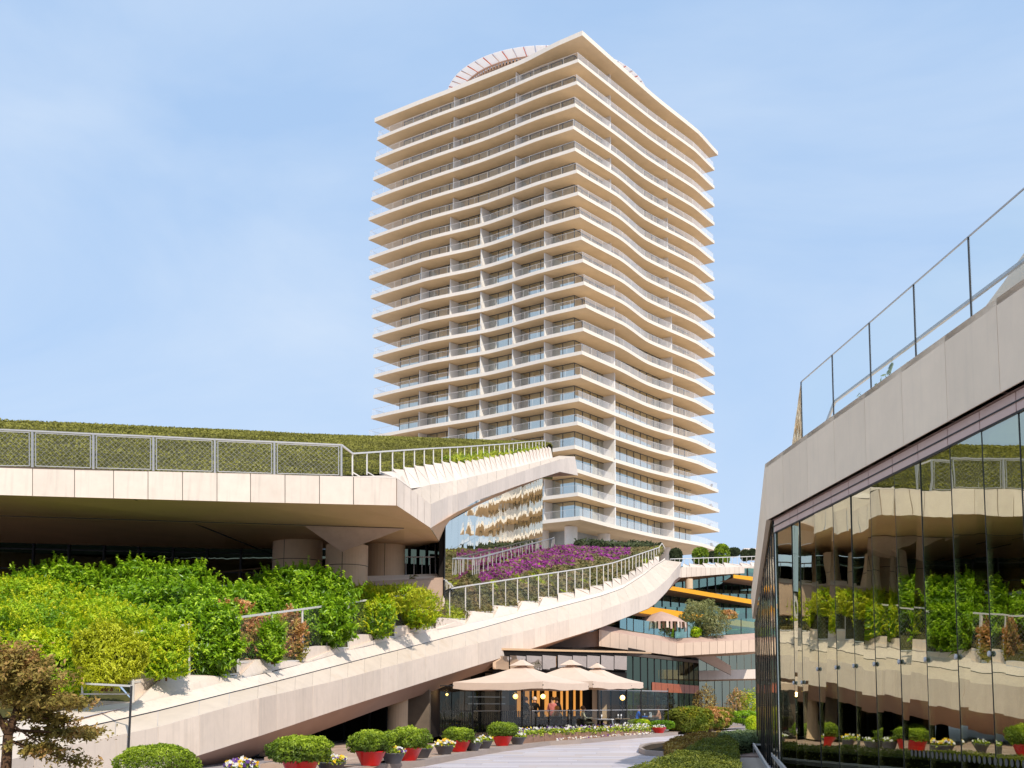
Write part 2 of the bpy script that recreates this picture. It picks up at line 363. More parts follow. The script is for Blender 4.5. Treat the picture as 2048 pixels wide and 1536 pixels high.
def shrub(name, label, u0, u1, v0, v1, Y, m, n, size, cat='shrub', group=None, aspect=.38, depth=None, lump=.25, fill=.45, tn=None, spread=.8, flat=.25, droop=.3, mix=None, shoots=0):
    a = P(u0, v1, Y); b = P(u1, v0, Y); c = (a+b)/2; rx = (b.x-a.x)/2; rz = (b.z-a.z)/2; ry = depth or rx*.6
    e = empty(name, (c.x, c.y, a.z), label, cat, group)
    pts, nr = crown_pts(n, c, (rx, ry, rz), fill, lump, int(u0*7+v0) % 997, flat)
    cl = vnoise(pts, 3.2, int(u1) % 91)
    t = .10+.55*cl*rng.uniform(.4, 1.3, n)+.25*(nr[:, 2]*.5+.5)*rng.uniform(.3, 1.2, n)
    mi = None; ms = m
    if shoots:
        ns = int(n/26); sd, sn = crown_pts(ns, c, (rx, ry, rz), 0., lump, int(u0*7+v0) % 997, flat)
        ax = sn*.55+np.array([0, 0, .75])+rng.normal(0, .28, (ns, 3)); ax /= np.linalg.norm(ax, axis=1)[:, None]
        k = 13; ln = rng.uniform(.10, .34, ns)*shoots; tt = np.tile(np.linspace(0, 1, k), (ns, 1))
        q = (sd[:, None, :]+ax[:, None, :]*(tt*ln[:, None])[:, :, None]).reshape(-1, 3)
        an = np.tile(np.arange(k)*2.4, ns)+np.repeat(rng.uniform(0, 6.28, ns), k)
        A = np.repeat(ax, k, 0); u_ = np.cross(A, [0.31, .2, .93]); u_ /= np.linalg.norm(u_, axis=1)[:, None]+1e-9; w_ = np.cross(A, u_)
        rd = u_*np.cos(an)[:, None]+w_*np.sin(an)[:, None]; dr = rd*.8+A*(.25+.9*tt.reshape(-1, 1))
        leaves('foliage', q, A-rd*.3, size*(1.1-.35*tt.reshape(-1)), aspect*.9, m, parent=e, dirs=dr, spread=.25, droop=droop, tint=.35+.45*tt.reshape(-1)*rng.uniform(.5, 1.4, len(q))+.15*np.repeat(vnoise(sd, 2, 3), k))
    if mix is not None:
        ms = [m, mix]; mi = (vnoise(pts, 2.2, int(v0) % 77) > .55).astype(int)
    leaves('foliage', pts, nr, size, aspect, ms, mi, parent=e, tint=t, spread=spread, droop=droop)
    seg = []
    for k in range(7):
        q = Vector((c.x+random.uniform(-.6, .6)*rx, c.y+random.uniform(-.5, .5)*ry, c.z+random.uniform(-.1, .5)*rz))
        seg.append((Vector((c.x+random.uniform(-.2, .2)*rx, c.y, a.z-.1)), q, .03, .012))
    tubes(seg, 'stem', BARK, e, 5)
    return e
# ================================================================== ground and sky setting
def ground():
    n = 60
    xs = [-1500, -400, -120, -60, -30, -15, 0, 8, 16, 30, 60, 120, 400, 1500]; ys = [-1500, -300, -60, -20, 0, 10, 20, 40, 70, 120, 250, 600, 2500]
    rows = [[(x, y, -.02) for x in xs] for y in ys]
    loft(rows, 'ground', ROAD, kind='structure')
ground()
# granite road, laid as long slabs: real joints, every slab a piece of its own
def road():
    e = tag(empty('road', (3, 30, 0), None, None), kind='structure')
    base = MB().quad((-14, 4, -.012), (16, 4, -.012), (16, 110, -.012), (-14, 110, -.012)).build('joint_bed', mat('joint_sand', (.33, .29, .29), .9), e)
    me = [];
    for k in range(4):
        b = MB(); b.box((0, 0, -.03), (2.392, .594, .06)); me.append(b.mesh('paving_slab', ROADS[k]))
    y = 12.0; cnt = 0
    far = MB()
    while y < 72:
        off = random.uniform(0, 2.4)
        for i in range(-2, 6):
            x = i*2.4+off-1
            u = CX+FPX*x/y; 
            if u < 480 or u > 1560: continue
            k = random.randrange(4)
            if y < 30: inst('paving_slab', me[k], (x, y, random.uniform(-.002, .002)), 0, e); cnt += 1
            else: far.box((x, y, -.03), (2.392, .594, .06), 0, k)
        y += .6
    far.build('distant_paving', ROADS, e, kind='stuff')
ROADS = [mat('granite_paving_%s' % n, c, .5, var=.12, scale=2.2, bump=.1, bscale=30, stretch=(.25, 3, 1), spec=.3, rnd=.12, stain=.3, staincol=(.30, .26, .27)) for n, c in
         (('pale', (.56, .52, .55)), ('mid', (.50, .45, .47)), ('warm', (.52, .45, .43)), ('dull', (.45, .41, .44)))]
road()

# ================================================================== apartment tower
TH = .6165; TD = 161.36; TX = 2.788
DL = Vector((-math.cos(TH), math.sin(TH), 0)); DR = Vector((math.sin(TH), math.cos(TH), 0))
N0 = Vector((TX, TD, 0)); SIDE = 42.2; SH = 3.45; ZTOP = 94.99+HCAM
def zfl(k): return ZTOP - SH*(k-1)          # underside of slab k
NCU = {0: 1162.5, 1: 1156, 2: 1153, 3: 1149, 4: 1145, 5: 1149, 6: 1153, 7: 1156, 8: 1160.6, 9: 1163.5, 10: 1167, 11: 1170, 12: 1174, 13: 1168, 14: 1165, 15: 1162, 16: 1158, 17: 1154, 18: 1148, 19: 1151, 20: 1155, 21: 1161}
LTU = {0: 749, 1: 754, 2: 750, 3: 746, 4: 742, 5: 737, 6: 737, 7: 737, 8: 738, 9: 741, 10: 743, 11: 745, 12: 746, 13: 747, 14: 746, 15: 742, 16: 735, 17: 733, 18: 733, 19: 735, 20: 737, 21: 739}
RTU = {0: 1436, 1: 1429, 2: 1429, 3: 1429, 4: 1429, 5: 1429, 6: 1429, 7: 1429, 8: 1429, 9: 1430, 10: 1430, 11: 1430, 12: 1430, 13: 1430, 14: 1429, 15: 1429, 16: 1432, 17: 1435, 18: 1437, 19: 1439, 20: 1439, 21: 1441}
def projuv(p):
    X, Y, Z = p[0], p[1], p[2]-HCAM
    w = Y*cp+Z*sp_; y = Z*cp-Y*sp_
    return CX+FPX*X/w, CYP-FPX*y/w
def solve(u, base, d, z):
    t = 0
    for _ in range(12):
        a = projuv((base+d*t)+Vector((0, 0, z)))[0]; b = projuv((base+d*(t+.1))+Vector((0, 0, z)))[0]
        t += (u-a)/((b-a)/.1)
    return t
def prof(s, pts):
    """smooth curve through (s, value) knots"""
    k = 0
    while k < len(pts)-2 and s > pts[k+1][0]: k += 1
    (s0, a), (s1, b) = pts[k], pts[k+1]; t = max(0, min(1, (s-s0)/(s1-s0))); t = .45*t+.55*t*t*(3-2*t)
    return a*(1-t)+b*t
def bell(k, a, b, c, d): return max(0, min(1, (k-a)/(b-a) if k < b else (1 if k <= c else (d-k)/(d-c))))
def slab_outline(k, inset=0., ext=0., n=30):
    z = zfl(k)
    dn = solve(NCU[k], N0, (DL*-1+DR*.25).normalized(), z)*.85
    nc = N0 + (DL*-1+DR*.25).normalized()*dn
    if k == 0: nc = nc - (DL+DR)*.8
    lt = N0+DL*SIDE; lt = lt + DL*solve(LTU[k], lt, DL, z)
    rt = N0+DR*SIDE; rt = rt + DR*solve(RTU[k], rt, DR, z)
    far = N0+DL*SIDE+DR*SIDE
    oL, oR = -DR, -DL
    wm = bell(k, 2, 6, 12, 17); wl = bell(k, 12, 17, 30, 40); wt = bell(k, -5, -2, 3, 8)
    PR = [(0, 0), (.24, .45*wm-.5*wl), (.46, -.62*wm-.5*wl+.05), (.80, .65+.15*wl), (1, 0)]
    wb = bell(k, 4, 8, 13, 19)
    PL = [(0, 0), (.16, .1+.1*wt), (.42, -.25*wt-.6*wb), (.70, .1+.55*wb), (.86, .15+.25*wb), (1, 0)]
    if k == 0: PL = [(0, 0), (.10, -.05), (.28, -.75), (.55, -.55), (.8, -.15), (1, 0)]
    left = [lerp(nc, lt, s/n)+oL*prof(s/n, PL) for s in range(n+1)]
    right = [lerp(nc, rt, s/n)+oR*prof(s/n, PR) for s in range(n+1)]
    def shrink(pts, o):
        return [p-o*inset for p in pts]
    if inset:
        left = shrink(left, oL); right = shrink(right, oR)
        # meet at the near corner
        left[0] = right[0] = nc-oL*inset-oR*inset
        left[-1] = left[-1]-DL*inset; right[-1] = right[-1]-DR*inset
        left = [left[0]]+[p for p in left[1:] if (p-nc).dot(DL) > inset*1.05]
        right = [right[0]]+[p for p in right[1:] if (p-nc).dot(DR) > inset*1.05]
        far = far-(DL+DR)*inset
    return left, right, far
tower = empty('apartment_tower', (TX, TD, 22), 'tall cream apartment tower with wavy stacked balcony slabs and a round roof ring', 'tower')
ROOM = 2.85
def gl(k, e=0.):   # near corner and ends of the glass line
    a = N0+(DL+DR)*ROOM
    return a, N0+DL*(SIDE-2.3)+DR*ROOM, N0+DR*(SIDE-3.1)+DL*ROOM
for k in range(0, 22):
    left, right, far = slab_outline(k)
    ring = list(reversed(left))+right[1:]+[far]
    z0 = zfl(k); th = .54 if k else .75
    n = len(ring); vs = [(p.x, p.y, z0) for p in ring]+[(p.x, p.y, z0+th) for p in ring]
    fs = [(i, (i+1) % n, n+(i+1) % n, n+i) for i in range(n)]+[tuple(range(n-1, -1, -1)), tuple(range(n, 2*n))]
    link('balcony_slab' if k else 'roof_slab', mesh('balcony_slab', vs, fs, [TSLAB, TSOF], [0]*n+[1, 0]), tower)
# core, dark rooms
a, l, r = gl(0); f = l+(r-a)
core = MB()
ins = 2.6
q = [a+(DL+DR)*ins, l-DL*ins+DR*ins, f-(DL+DR)*ins, r-DR*ins+DL*ins]
zb, zt = 24.0, zfl(0)
core.add([(p.x, p.y, zb) for p in q]+[(p.x, p.y, zt) for p in q], [(0, 1, 2, 3), (0, 1, 5, 4), (1, 2, 6, 5), (2, 3, 7, 6), (3, 0, 4, 7)])
core.build('inner_core', mat('pale_room_wall', (.46, .46, .42), .8, var=.25, scale=.3), tower)
# window panes: pane + frame + curtain, eight looks
PW = 2.06; PH = SH-.54
def pane_mesh(kind):
    b = MB(); w = PW; h = PH
    b.quad((0, 0, 0), (w, 0, 0), (w, 0, h), (0, 0, h), 0)
    b.box((0, 0, h/2), (.07, .12, h), 0, 1); b.box((w/2, 0, h-.05), (w, .1, .1), 0, 1); b.box((w/2, 0, .04), (w, .1, .08), 0, 1)
    span = {0: [(0.05, w)], 1: [(0.05, .7)], 2: [(w-.8, w)], 3: [], 4: [(0.05, w)], 5: [(.05, .5), (w-.5, w)], 6: [(0.05, 1.35)], 7: []}[kind]
    for (x0, x1) in span:
        n = max(3, int((x1-x0)/.14)); vs = []
        for i in range(n+1):
            x = x0+(x1-x0)*i/n; y = .22+(.05 if i % 2 else -.03); vs += [(x, y, .06), (x, y, h-.1)]
        b.add(vs, [(2*i, 2*i+2, 2*i+3, 2*i+1) for i in range(n)], 2)
    if kind == 7: b.quad((.1, .3, .06), (w, .3, .06), (w, .3, h*.95), (.1, .3, h*.95), 3)
    if kind == 3: b.quad((.1, .7, .06), (w*.6, .7, .06), (w*.6, .7, h*.5), (.1, .7, h*.5), 3)
    return b
CURT2 = mat('brown_blind', (.38, .30, .22), .8, var=.3, scale=2)
CURTD = mat('dark_room_wall', (.20, .19, .17), .8, var=.3)
RDOOR = mat('rust_red_door', (.35, .05, .015), .6, var=.1)
MULG = mat('grey_mullion', (.10, .10, .095), .5)
PM = [pane_mesh(i).mesh('window_pane', [TGLASS, MULG, CURT, CURT2 if i == 7 else CURTD]) for i in range(8)]
PMR = pane_mesh(7).mesh('window_pane', [TGLASS, MULG, CURT, RDOOR])
rest = MB()
angL = math.atan2(-DL.y, -DL.x)     # left face: run from far end towards the near corner so +y of the pane points inwards
nL = int((l-a).length/PW); nR = int((r-a).length/PW)
pr = random.Random(5); cnt = 0
def place_pane(o, ang, z, big, wt):
    global cnt
    kd = pr.choices(range(8), wt)[0]
    if big and cnt < 300:
        cnt += 1; inst('window_pane', PM[kd], (o.x, o.y, z), ang, tower)
    else:
        b = pane_mesh(kd); cs, sn = math.cos(ang), math.sin(ang)
        rest.v_off = len(rest.v)
        rest.f += [tuple(i+rest.v_off for i in f) for f in b.f]; rest.m += [m if m != 3 else 3 for m in b.m]
        rest.v += [(o.x+x*cs-y*sn, o.y+x*sn+y*cs, z+h) for (x, y, h) in b.v]
for k in list(range(21, 0, -1)):
    z = zfl(k)+.54
    for i in range(nR):                                     # right face
        o = a+DR*(i*PW+.05)
        place_pane(o, math.atan2(DR.y, DR.x), z, k >= 12 and (i < 17), (4, 2, 2, 2, 3, 2, 2, 2))
    for i in range(nL):                                     # left face
        o = a+DL*((i+1)*PW+.05)
        if (k, i) in ((13, 4), (16, 4)):
            inst('window_pane', PMR, (o.x, o.y, z), angL, tower, label='rust red door leaf among the glass'); continue
        place_pane(o, angL, z, k <= 16 and k >= 5, (8, 2, 2, 1, 7, 2, 3, .4))
rest.build('window_panes_farther', [TGLASS, MULG, CURT, CURTD], tower, kind='stuff')
# corner posts of the glass and grey end returns
# balcony partitions
for k in range(1, 22):
    left, right, far = slab_outline(k)
    z = zfl(k)+.54; h = SH-.54-.002
    FL = [12.9, 25.6] if k <= 6 else ([12.9, 19.3, 25.6] if k <= 8 else [6.9, 12.9, 19.2, 25.5, 31.8])
    if k >= 7 and k < 9: FL = [6.9]+FL
    if k >= 17: FL = FL
    for t in FL:
        s = t/SIDE; p = left[min(30, int(round(s*30)))]-DR*-.0
        g = N0+DL*t+DR*ROOM; o = (p-N0).dot(-DR); fr = N0+DL*t+DR*(1.45 if k <= 6 else .85)
        q = [fr-DL*.08, g-DL*.08, g+DL*.08, fr+DL*.08]; b = MB()
        hf = h*.97
        b.add([(x.x, x.y, z) for x in q]+[(q[0].x, q[0].y, z+hf), (q[1].x, q[1].y, z+h), (q[2].x, q[2].y, z+h), (q[3].x, q[3].y, z+hf)],
              [(3, 2, 1, 0), (4, 5, 6, 7), (0, 1, 5, 4), (1, 2, 6, 5), (2, 3, 7, 6), (3, 0, 4, 7)])
        b.build('partition_wall', TWHITE, tower)
    for t in [10.7, 28.3]:
        s = t/SIDE; p = right[min(30, int(round(s*30)))]
        g = N0+DR*t+DL*ROOM; o = (p-N0).dot(-DL); fr = N0+DR*t+DL*(1.35 if k <= 10 else .8)
        q = [fr-DR*.12, g-DR*.12, g+DR*.12, fr+DR*.12]; b = MB()
        b.add([(x.x, x.y, z) for x in q]+[(x.x, x.y, z+h) for x in q],
              [(3, 2, 1, 0), (4, 5, 6, 7), (0, 1, 5, 4), (1, 2, 6, 5), (2, 3, 7, 6), (3, 0, 4, 7)])
        b.build('partition_wall', TWHITE, tower)
# balcony railings: glass band, top rail, posts
for k in range(1, 22):
    left, right, far = slab_outline(k, .18)
    lt, rt = left[-1], right[-1]
    path = [lt+(DR*9)]+list(reversed(left))+right[1:]+[rt+DL*7]
    z = zfl(k)+.54
    g = MB(); rl = MB(); acc = 0
    for i in range(len(path)-1):
        p, q = path[i], path[i+1]
        g.quad((p.x, p.y, z+.02), (q.x, q.y, z+.02), (q.x, q.y, z+1.08), (p.x, p.y, z+1.08))
        rl.bar((p.x, p.y, z+1.1), (q.x, q.y, z+1.1), .035, .035)
        L_ = (q-p).length; m = max(1, int(round(L_/1.45)))
        for j in range(m):
            c = lerp(p, q, j/m); (rl.box((c.x, c.y, z+.55), (.025, .025, 1.1)) if (i+j) % 2 else None)
    ob = g.build('balcony_glass', TRANSP, tower)
    rl.build('balcony_rail', METALW, tower)
# balcony furniture seen as dark dots is left to small chairs
def balcony_chair():
    b = MB()
    b.box((0, 0, .42), (.5, .5, .06)); b.slab((-.25, .22, .45), (.25, .22, .45), (.25, .42, .95), (-.25, .42, .95), Vector((0, .05, 0)))
    for x in (-.22, .22):
        for y in (-.22, .22): b.box((x, y, .2), (.04, .04, .4))
        b.box((x, 0, .54), (.05, .5, .04))
    return b.mesh('balcony_chair', DARKM)
bcm = balcony_chair(); j = 0
for k in (21, 20, 19, 18, 16, 15, 11):
    left, right, far = slab_outline(k, .9)
    p = right[-1]-DR*random.uniform(.3, 1.6)
    o = inst('balcony_chair', bcm, (p.x, p.y, zfl(k)+.54), random.uniform(0, 6))
    names = {21: 'lowest', 20: 'second lowest', 19: 'third lowest', 18: 'fourth lowest', 16: 'sixth lowest', 15: 'seventh lowest', 11: 'eleventh lowest'}
    tag(o, 'dark lounge chair on the right tip of the %s tower balcony' % names[k], 'chair', 'chairs on the tower balconies')
# ring on the roof
cen = N0+(DL+DR)*SIDE/2
zr = P(1093, 91, cen.y-17.6).z
RO, RI = 17.6, 15.5; NP = 60
RINGM = leafmat('ring_panel', [(.92, .90, .90), (.88, .86, .87)], .5, .55)
for i in range(NP):
    t0 = 2*math.pi*(i+.06)/NP; t1 = 2*math.pi*(i+.94)/NP
    q = [(cen.x+R_*math.cos(t), cen.y+R_*math.sin(t), zr-(RO-R_)*.16) for (R_, t) in ((RI, t0), (RO, t0), (RO, t1), (RI, t1))]
    vis = (cen.y+RO*math.sin((t0+t1)/2)) < cen.y+12
    MB().slab(*q, Vector((0, 0, .06))).build('canopy_panel', RINGM, tower)
    t = 2*math.pi*(i)/NP
    c, s = math.cos(t), math.sin(t)
    st = MB(); st.bar((cen.x+(RI-.3)*c, cen.y+(RI-.3)*s, zr-.3), (cen.x+RO*c, cen.y+RO*s, zr-.1), .09 if i % 2 else .05, .14)
    st.build('canopy_strut', ORANGE if i % 2 else SOFFP, tower)
b = MB(); b.lathe((cen.x, cen.y, zr-.42), [(15.1, 0), (15.45, 0), (15.45, .16), (15.1, .16)], 60, cap=False); b.build('ring_beam', SOFFP, tower)
b = MB(); zroof = zfl(0)+.7
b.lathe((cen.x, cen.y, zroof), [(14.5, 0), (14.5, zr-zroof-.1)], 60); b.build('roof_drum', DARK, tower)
sl_ = MB()
for i in range(150):
    t = 2*math.pi*i/150
    sl_.box((cen.x+14.75*math.cos(t), cen.y+14.75*math.sin(t), (zroof+zr-.1)/2), (.12, .34, zr-zroof-.1), t)
for zz in np.arange(zroof+.6, zr-.8, .8): sl_.lathe((cen.x, cen.y, zz), [(14.9, 0), (14.98, .0), (14.98, .12), (14.9, .12)], 60, cap=False)
sl_.build('drum_louvres', WOODL, tower)
p = P(937, 172, cen.y-4); b = MB(); b.box((p.x+1.5, p.y, zroof+1.5), (3.4, 3, 3.4), .6); b.build('roof_cabin', TWHITE, tower)
# belly under the lowest slab, columns and glass lobby
left, right, far = slab_outline(21, 1.6)
rg = list(reversed(left))+right[1:]+[far]; left2, right2, far2 = slab_outline(21, 3.4)
zz = zfl(21)
def ringof(l_, r_, f_): return list(reversed(l_))+r_[1:]+[f_]
b = MB(); R1 = [(p.x, p.y, zz-.001) for p in rg]; n = len(R1)
R2 = [(p.x+(cen.x-p.x)*.05, p.y+(cen.y-p.y)*.05, zz-.38) for p in rg]
b.add(R1+R2, [(i, (i+1) % n, n+(i+1) % n, n+i) for i in range(n)]+[tuple(range(2*n-1, n-1, -1))]); b.build('underbelly', TSOF, tower)
for (u, t) in ((1142, 0), (1208, 1), (1270, 2), (1330, 3), (1085, 5), (1040, 6)):
    if u >= 1142: base = N0+DL*3.6+DR*3.6; d = DR
    else: base = N0+DL*3.6+DR*3.6; d = DL
    tt = solve(u, base, d, 26); c = base+d*tt
    cb = MB(); cb.lathe((c.x, c.y, 20), [(.95, 0), (.95, zz-.36-20)], 28); cb.build('column', TSLAB, tower, smooth=False)
b = MB(); q0 = N0+DL*9+DR*9; q1 = N0+DL*36+DR*9; q2 = N0+DR*36+DL*9; q3 = N0+(DL+DR)*36
b.add([(p.x, p.y, 20) for p in (q0, q1, q3, q2)]+[(p.x, p.y, zz-.37) for p in (q0, q1, q3, q2)], [(0, 1, 5, 4), (1, 2, 6, 5), (2, 3, 7, 6), (3, 0, 4, 7)])
b.build('lobby_wall', BRWALL, tower)
c = q0+DR*4; b = MB(); b.box((c.x-.4*DL.x, c.y-.3, 23.5), (.1, 5, 5), -TH); b.build('lobby_glazing', DARKM, tower)
# ================================================================== upper pavilion (left): fascia, soffit, prow, roof garden
pav = empty('upper_pavilion', P(400, 1180, 50), 'low pavilion with deep stone fascia, brown soffit and a pointed prow under its planted roof', 'building')
JU = [-950, -870, -790, -710, -630, -550, -470, -390, -300, -210, -120, -25, 65, 149, 227, 296, 365, 434, 501, 570, 639, 707, 793]
F0T = [(-120, 931), (0, 936), (512, 947.5), (794, 957)]; F0B = [(-120, 986), (0, 990), (512, 1004.5), (794, 1011)]
F0Y = [(-120, 37.6), (0, 38), (794, 40.5)]
LD = (P(-120, 931, 37.6)-P(700, 953, 40.2)); LD.z = 0; LD.normalize()
def F0(u, top=True):
    if u < -120: b = F0(-120, top); return b+LD*((-120-u)/58.)
    return P(u, tab(u, F0T if top else F0B), tab(u, F0Y))
def panel(name, a, b, c, d, m, parent, off, gap=.012, label=None):
    """cladding panel a b (top) c d (bottom, right to left), pulled in by the joint"""
    a, b, c, d = map(Vector, (a, b, c, d)); e = (b-a).normalized()*gap; g = (c-d).normalized()*gap
    return MB().slab(a+e, b-e, c-g, d+g, off).build(name, m, parent, label=label)
inw = Vector((-.16, .98, 0)); LEXT = LD*14.3
SOFF2 = mat('joint_shadow_backing', (.10, .07, .05), .9, var=.1)
for i in range(len(JU)-1):
    a, b_ = F0(JU[i]), F0(JU[i+1]); d, c = F0(JU[i], False), F0(JU[i+1], False)
    jit = inw*random.uniform(-.006, .006)
    panel('fascia_panel', a+jit, b_+jit, c+jit, d+jit, STONE, pav, inw*.10)
MB().slab(F0(-950)+inw*.11, F0(793)+inw*.11, F0(793, False)+inw*.11, F0(-950, False)+inw*.11, inw*.15).build('fascia_backing', SOFF2, pav)
# prow
WT = [(794, 957, 40.5), (861.5, 1008.5, 43), (896, 993, 46.5), (915, 988, 48), (954, 974.6, 53), (993, 961, 59), (1032, 947, 66), (1081, 930.7, 77), (1120, 919, 88), (1150, 913, 95)]
WB = [1011, 1056, 1036, 1023.5, 1001, 987, 972.6, 956, 943.5, 951]
wt = [P(*p) for p in WT]; wb = [P(p[0]+(0 if i < 9 else 6), v, p[2]) for i, (p, v) in enumerate(zip(WT, WB))]
def subdiv(pts, i, n): return [lerp(pts[i], pts[i+1], t/n) for t in range(n+1)]
for i in range(len(wt)-1):
    n = [5, 3, 2, 4, 5, 5, 6, 6, 4][i]
    A = subdiv(wt, i, n); B = subdiv(wb, i, n)
    for j in range(n):
        d = (A[j+1]-A[j]); d.z = 0; nr = Vector((-d.y, d.x, 0)).normalized()
        if i == 0: nr = Vector((-.5, .8, 0)).normalized()
        panel('prow_panel', A[j], A[j+1], B[j+1], B[j], STONE, pav, nr*.08, .009)
# prow end and deck surfaces
crease = [P(825, 979.5, 41.6), P(861, 969, 45), P(896, 964.5, 48.5), P(915, 960, 50), P(954, 951, 55), P(993, 942, 61), P(1032, 934.5, 68), P(1081, 922, 79), P(1110, 914, 90), P(1118, 911.5, 96)]
outer = [P(825, 980.2, 41.65)]+wt[1:]
deck = MB()
for i in range(9):
    m = [TSLAB, STONE][0]
    for k in range(2):
        a0 = lerp(outer[i], outer[i+1], k/2+.004); a1 = lerp(outer[i], outer[i+1], (k+1)/2-.004)
        c0 = lerp(crease[i], crease[i+1], k/2+.004); c1 = lerp(crease[i], crease[i+1], (k+1)/2-.004)
        MB().slab(a0, a1, c1, c0, Vector((0, 0, -.12))).build('coping_panel', COPE, pav)
# the roof edge rail line U with its stepped planters
URB = [(683, 953), (705, 951), (759, 949), (780, 943.5), (802, 940.4), (822, 936.5), (840, 934.5), (857, 931.6), (887, 927), (926, 925), (966, 917), (1021, 909), (1081, 898), (1111, 896)]
UK = []
for k in range(0, 32):
    u = 1392-687*22.7/(k+22.7); UK.append((u, tab(u, URB), 42.4*(1+k/22.7)))
Upts = [P(u, v, Y) for (u, v, Y) in UK]
# crease sampled at the same u
def alongu(pts, u):
    uv = [projuv(p)[0] for p in pts]
    if u <= uv[0]: return pts[0].copy()
    if u >= uv[-1]: return pts[-1].copy()
    for i in range(len(uv)-1):
        if uv[i] <= u <= uv[i+1]: return lerp(pts[i], pts[i+1], (u-uv[i])/(uv[i+1]-uv[i]))
def tooth_strip(base, low, hi, parent, matl, ext=1.35):
    """stepped planter walls: base points on the rail line, low curve below it, hi height of every step"""
    n = len(base)-1
    T = [alongu(low, projuv(base[k])[0]+ext*abs(projuv(base[min(n, k+1)])[0]-projuv(base[k])[0])) for k in range(n)]
    prev = alongu(low, projuv(base[0])[0])
    for k in range(n):
        h = hi(k); at = base[k]+Vector((0, 0, h)); ab = base[k]; t = T[k]
        mid = lerp(at, t, .5)+Vector((0, 0, h*.22)); q1 = lerp(at, t, .25)+Vector((0, 0, h*.16)); q3 = lerp(at, t, .75)+Vector((0, 0, h*.16))
        nx = base[k+1]
        b = MB()
        b.add([ab, at, q1, mid, q3, t, prev], [(0, 1, 2, 3, 4, 5, 6)])
        b.add([at, q1, mid, q3, t, nx], [(0, 5, 1), (1, 5, 2), (2, 5, 3), (3, 5, 4)])
        b.build('planter_step', matl, parent)
        prev = t
    return T
cre_dense = crease
first = [P(790, 950, 40.9), P(808, 962, 41.2)]
Ub = [p for (p, k) in zip(Upts, UK) if k[0] > 760]
lowc = [P(800, 961, 41.0)]+crease
tooth_strip(Ub, lowc, lambda k: .10+.003*k, pav, STONE, 1.6)
MB().add([P(794, 958, 40.7), P(800, 962.5, 41.02), crease[0]+Vector((0, 0, -.03)), crease[1]+Vector((0, 0, -.05)), Ub[4]+Vector((0, 0, -.1)), Ub[2]+Vector((0, 0, -.1)), Ub[0]+Vector((0, 0, -.1))], [(0, 1, 6), (1, 2, 5), (1, 5, 6), (2, 3, 4), (2, 4, 5)]).build('deck_bed', COPE, pav)
# flat lip behind the fascia
lip = [[F0(u) for u in (-120, 0, 300, 600, 707, 794)], [P(u, v, Y) for (u, v, Y) in ((-120, 930, 39.2), (0, 934, 39.6), (300, 942.5, 40.6), (600, 951, 41.8), (700, 952.5, 42.6), (790, 950.5, 46))]]
lip = [[r_[0]+LEXT]+r_ for r_ in lip]
loft(lip, 'parapet_top', COPE, pav)
MB().add([F0(794), P(790, 950.5, 46), Ub[0], P(800, 961, 41.0)], [(0, 1, 2, 3)]).build('parapet_top', COPE, pav)
# soffits
C2 = [P(-120, 1026, 42)+LEXT, P(-120, 1026, 42), P(0, 1028, 42.2), P(450, 1047, 42.8), P(808, 1056, 43.1), P(861, 1057, 43.05)]
C3 = [P(-120, 1083, 50)+LEXT, P(-120, 1083, 50), P(0, 1085, 50), P(450, 1098, 50.5), P(808, 1098, 53), P(889, 1100, 56)]
FB = [F0(-950, False), F0(-120, False), F0(0, False), F0(450, False), F0(700, False), F0(794, False)]
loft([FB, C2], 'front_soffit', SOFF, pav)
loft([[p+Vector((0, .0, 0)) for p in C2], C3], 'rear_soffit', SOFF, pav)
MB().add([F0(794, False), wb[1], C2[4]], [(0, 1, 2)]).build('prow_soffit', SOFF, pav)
jl = MB(); jl.bar(P(268, 998, 38.9), P(555, 1112, 50.6)+Vector((0, 0, -.03)), .05, .03); jl.build('soffit_joint', DARKM, pav)
jl = MB(); jl.bar(C2[0]-Vector((0, 0, .01)), C2[4]-Vector((0, 0, .01)), .035, .02); jl.build('soffit_joint', DARKM, pav)
wtop = [P(889, 1047, 50), P(930, 1027, 60), P(985, 1001, 74), P(1085, 955, 100)]
wt_soff = [[wb[1], wb[3], wb[5], wb[7], wb[8], wb[9]], [C3[5], wtop[1], wtop[2], lerp(wtop[2], wtop[3], .6), wtop[3], wtop[3]+Vector((3, 2, .6))]]
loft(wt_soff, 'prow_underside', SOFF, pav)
b = MB(); b.add([wt[-1], wb[-1], wtop[3]+Vector((3, 2, .6)), crease[-1]], [(0, 1, 2, 3)]); b.build('prow_end', STONE, pav)
# hanging wedge between the columns
wd = MB(); q = [P(605, 1049, 43.0), P(808, 1057, 43.15), P(683, 1104, 44.2), P(700, 1086, 50)]
wd.add(q, [(0, 1, 2), (1, 3, 2), (0, 2, 3)]); wd.build('hanging_wedge', SOFFP, pav)
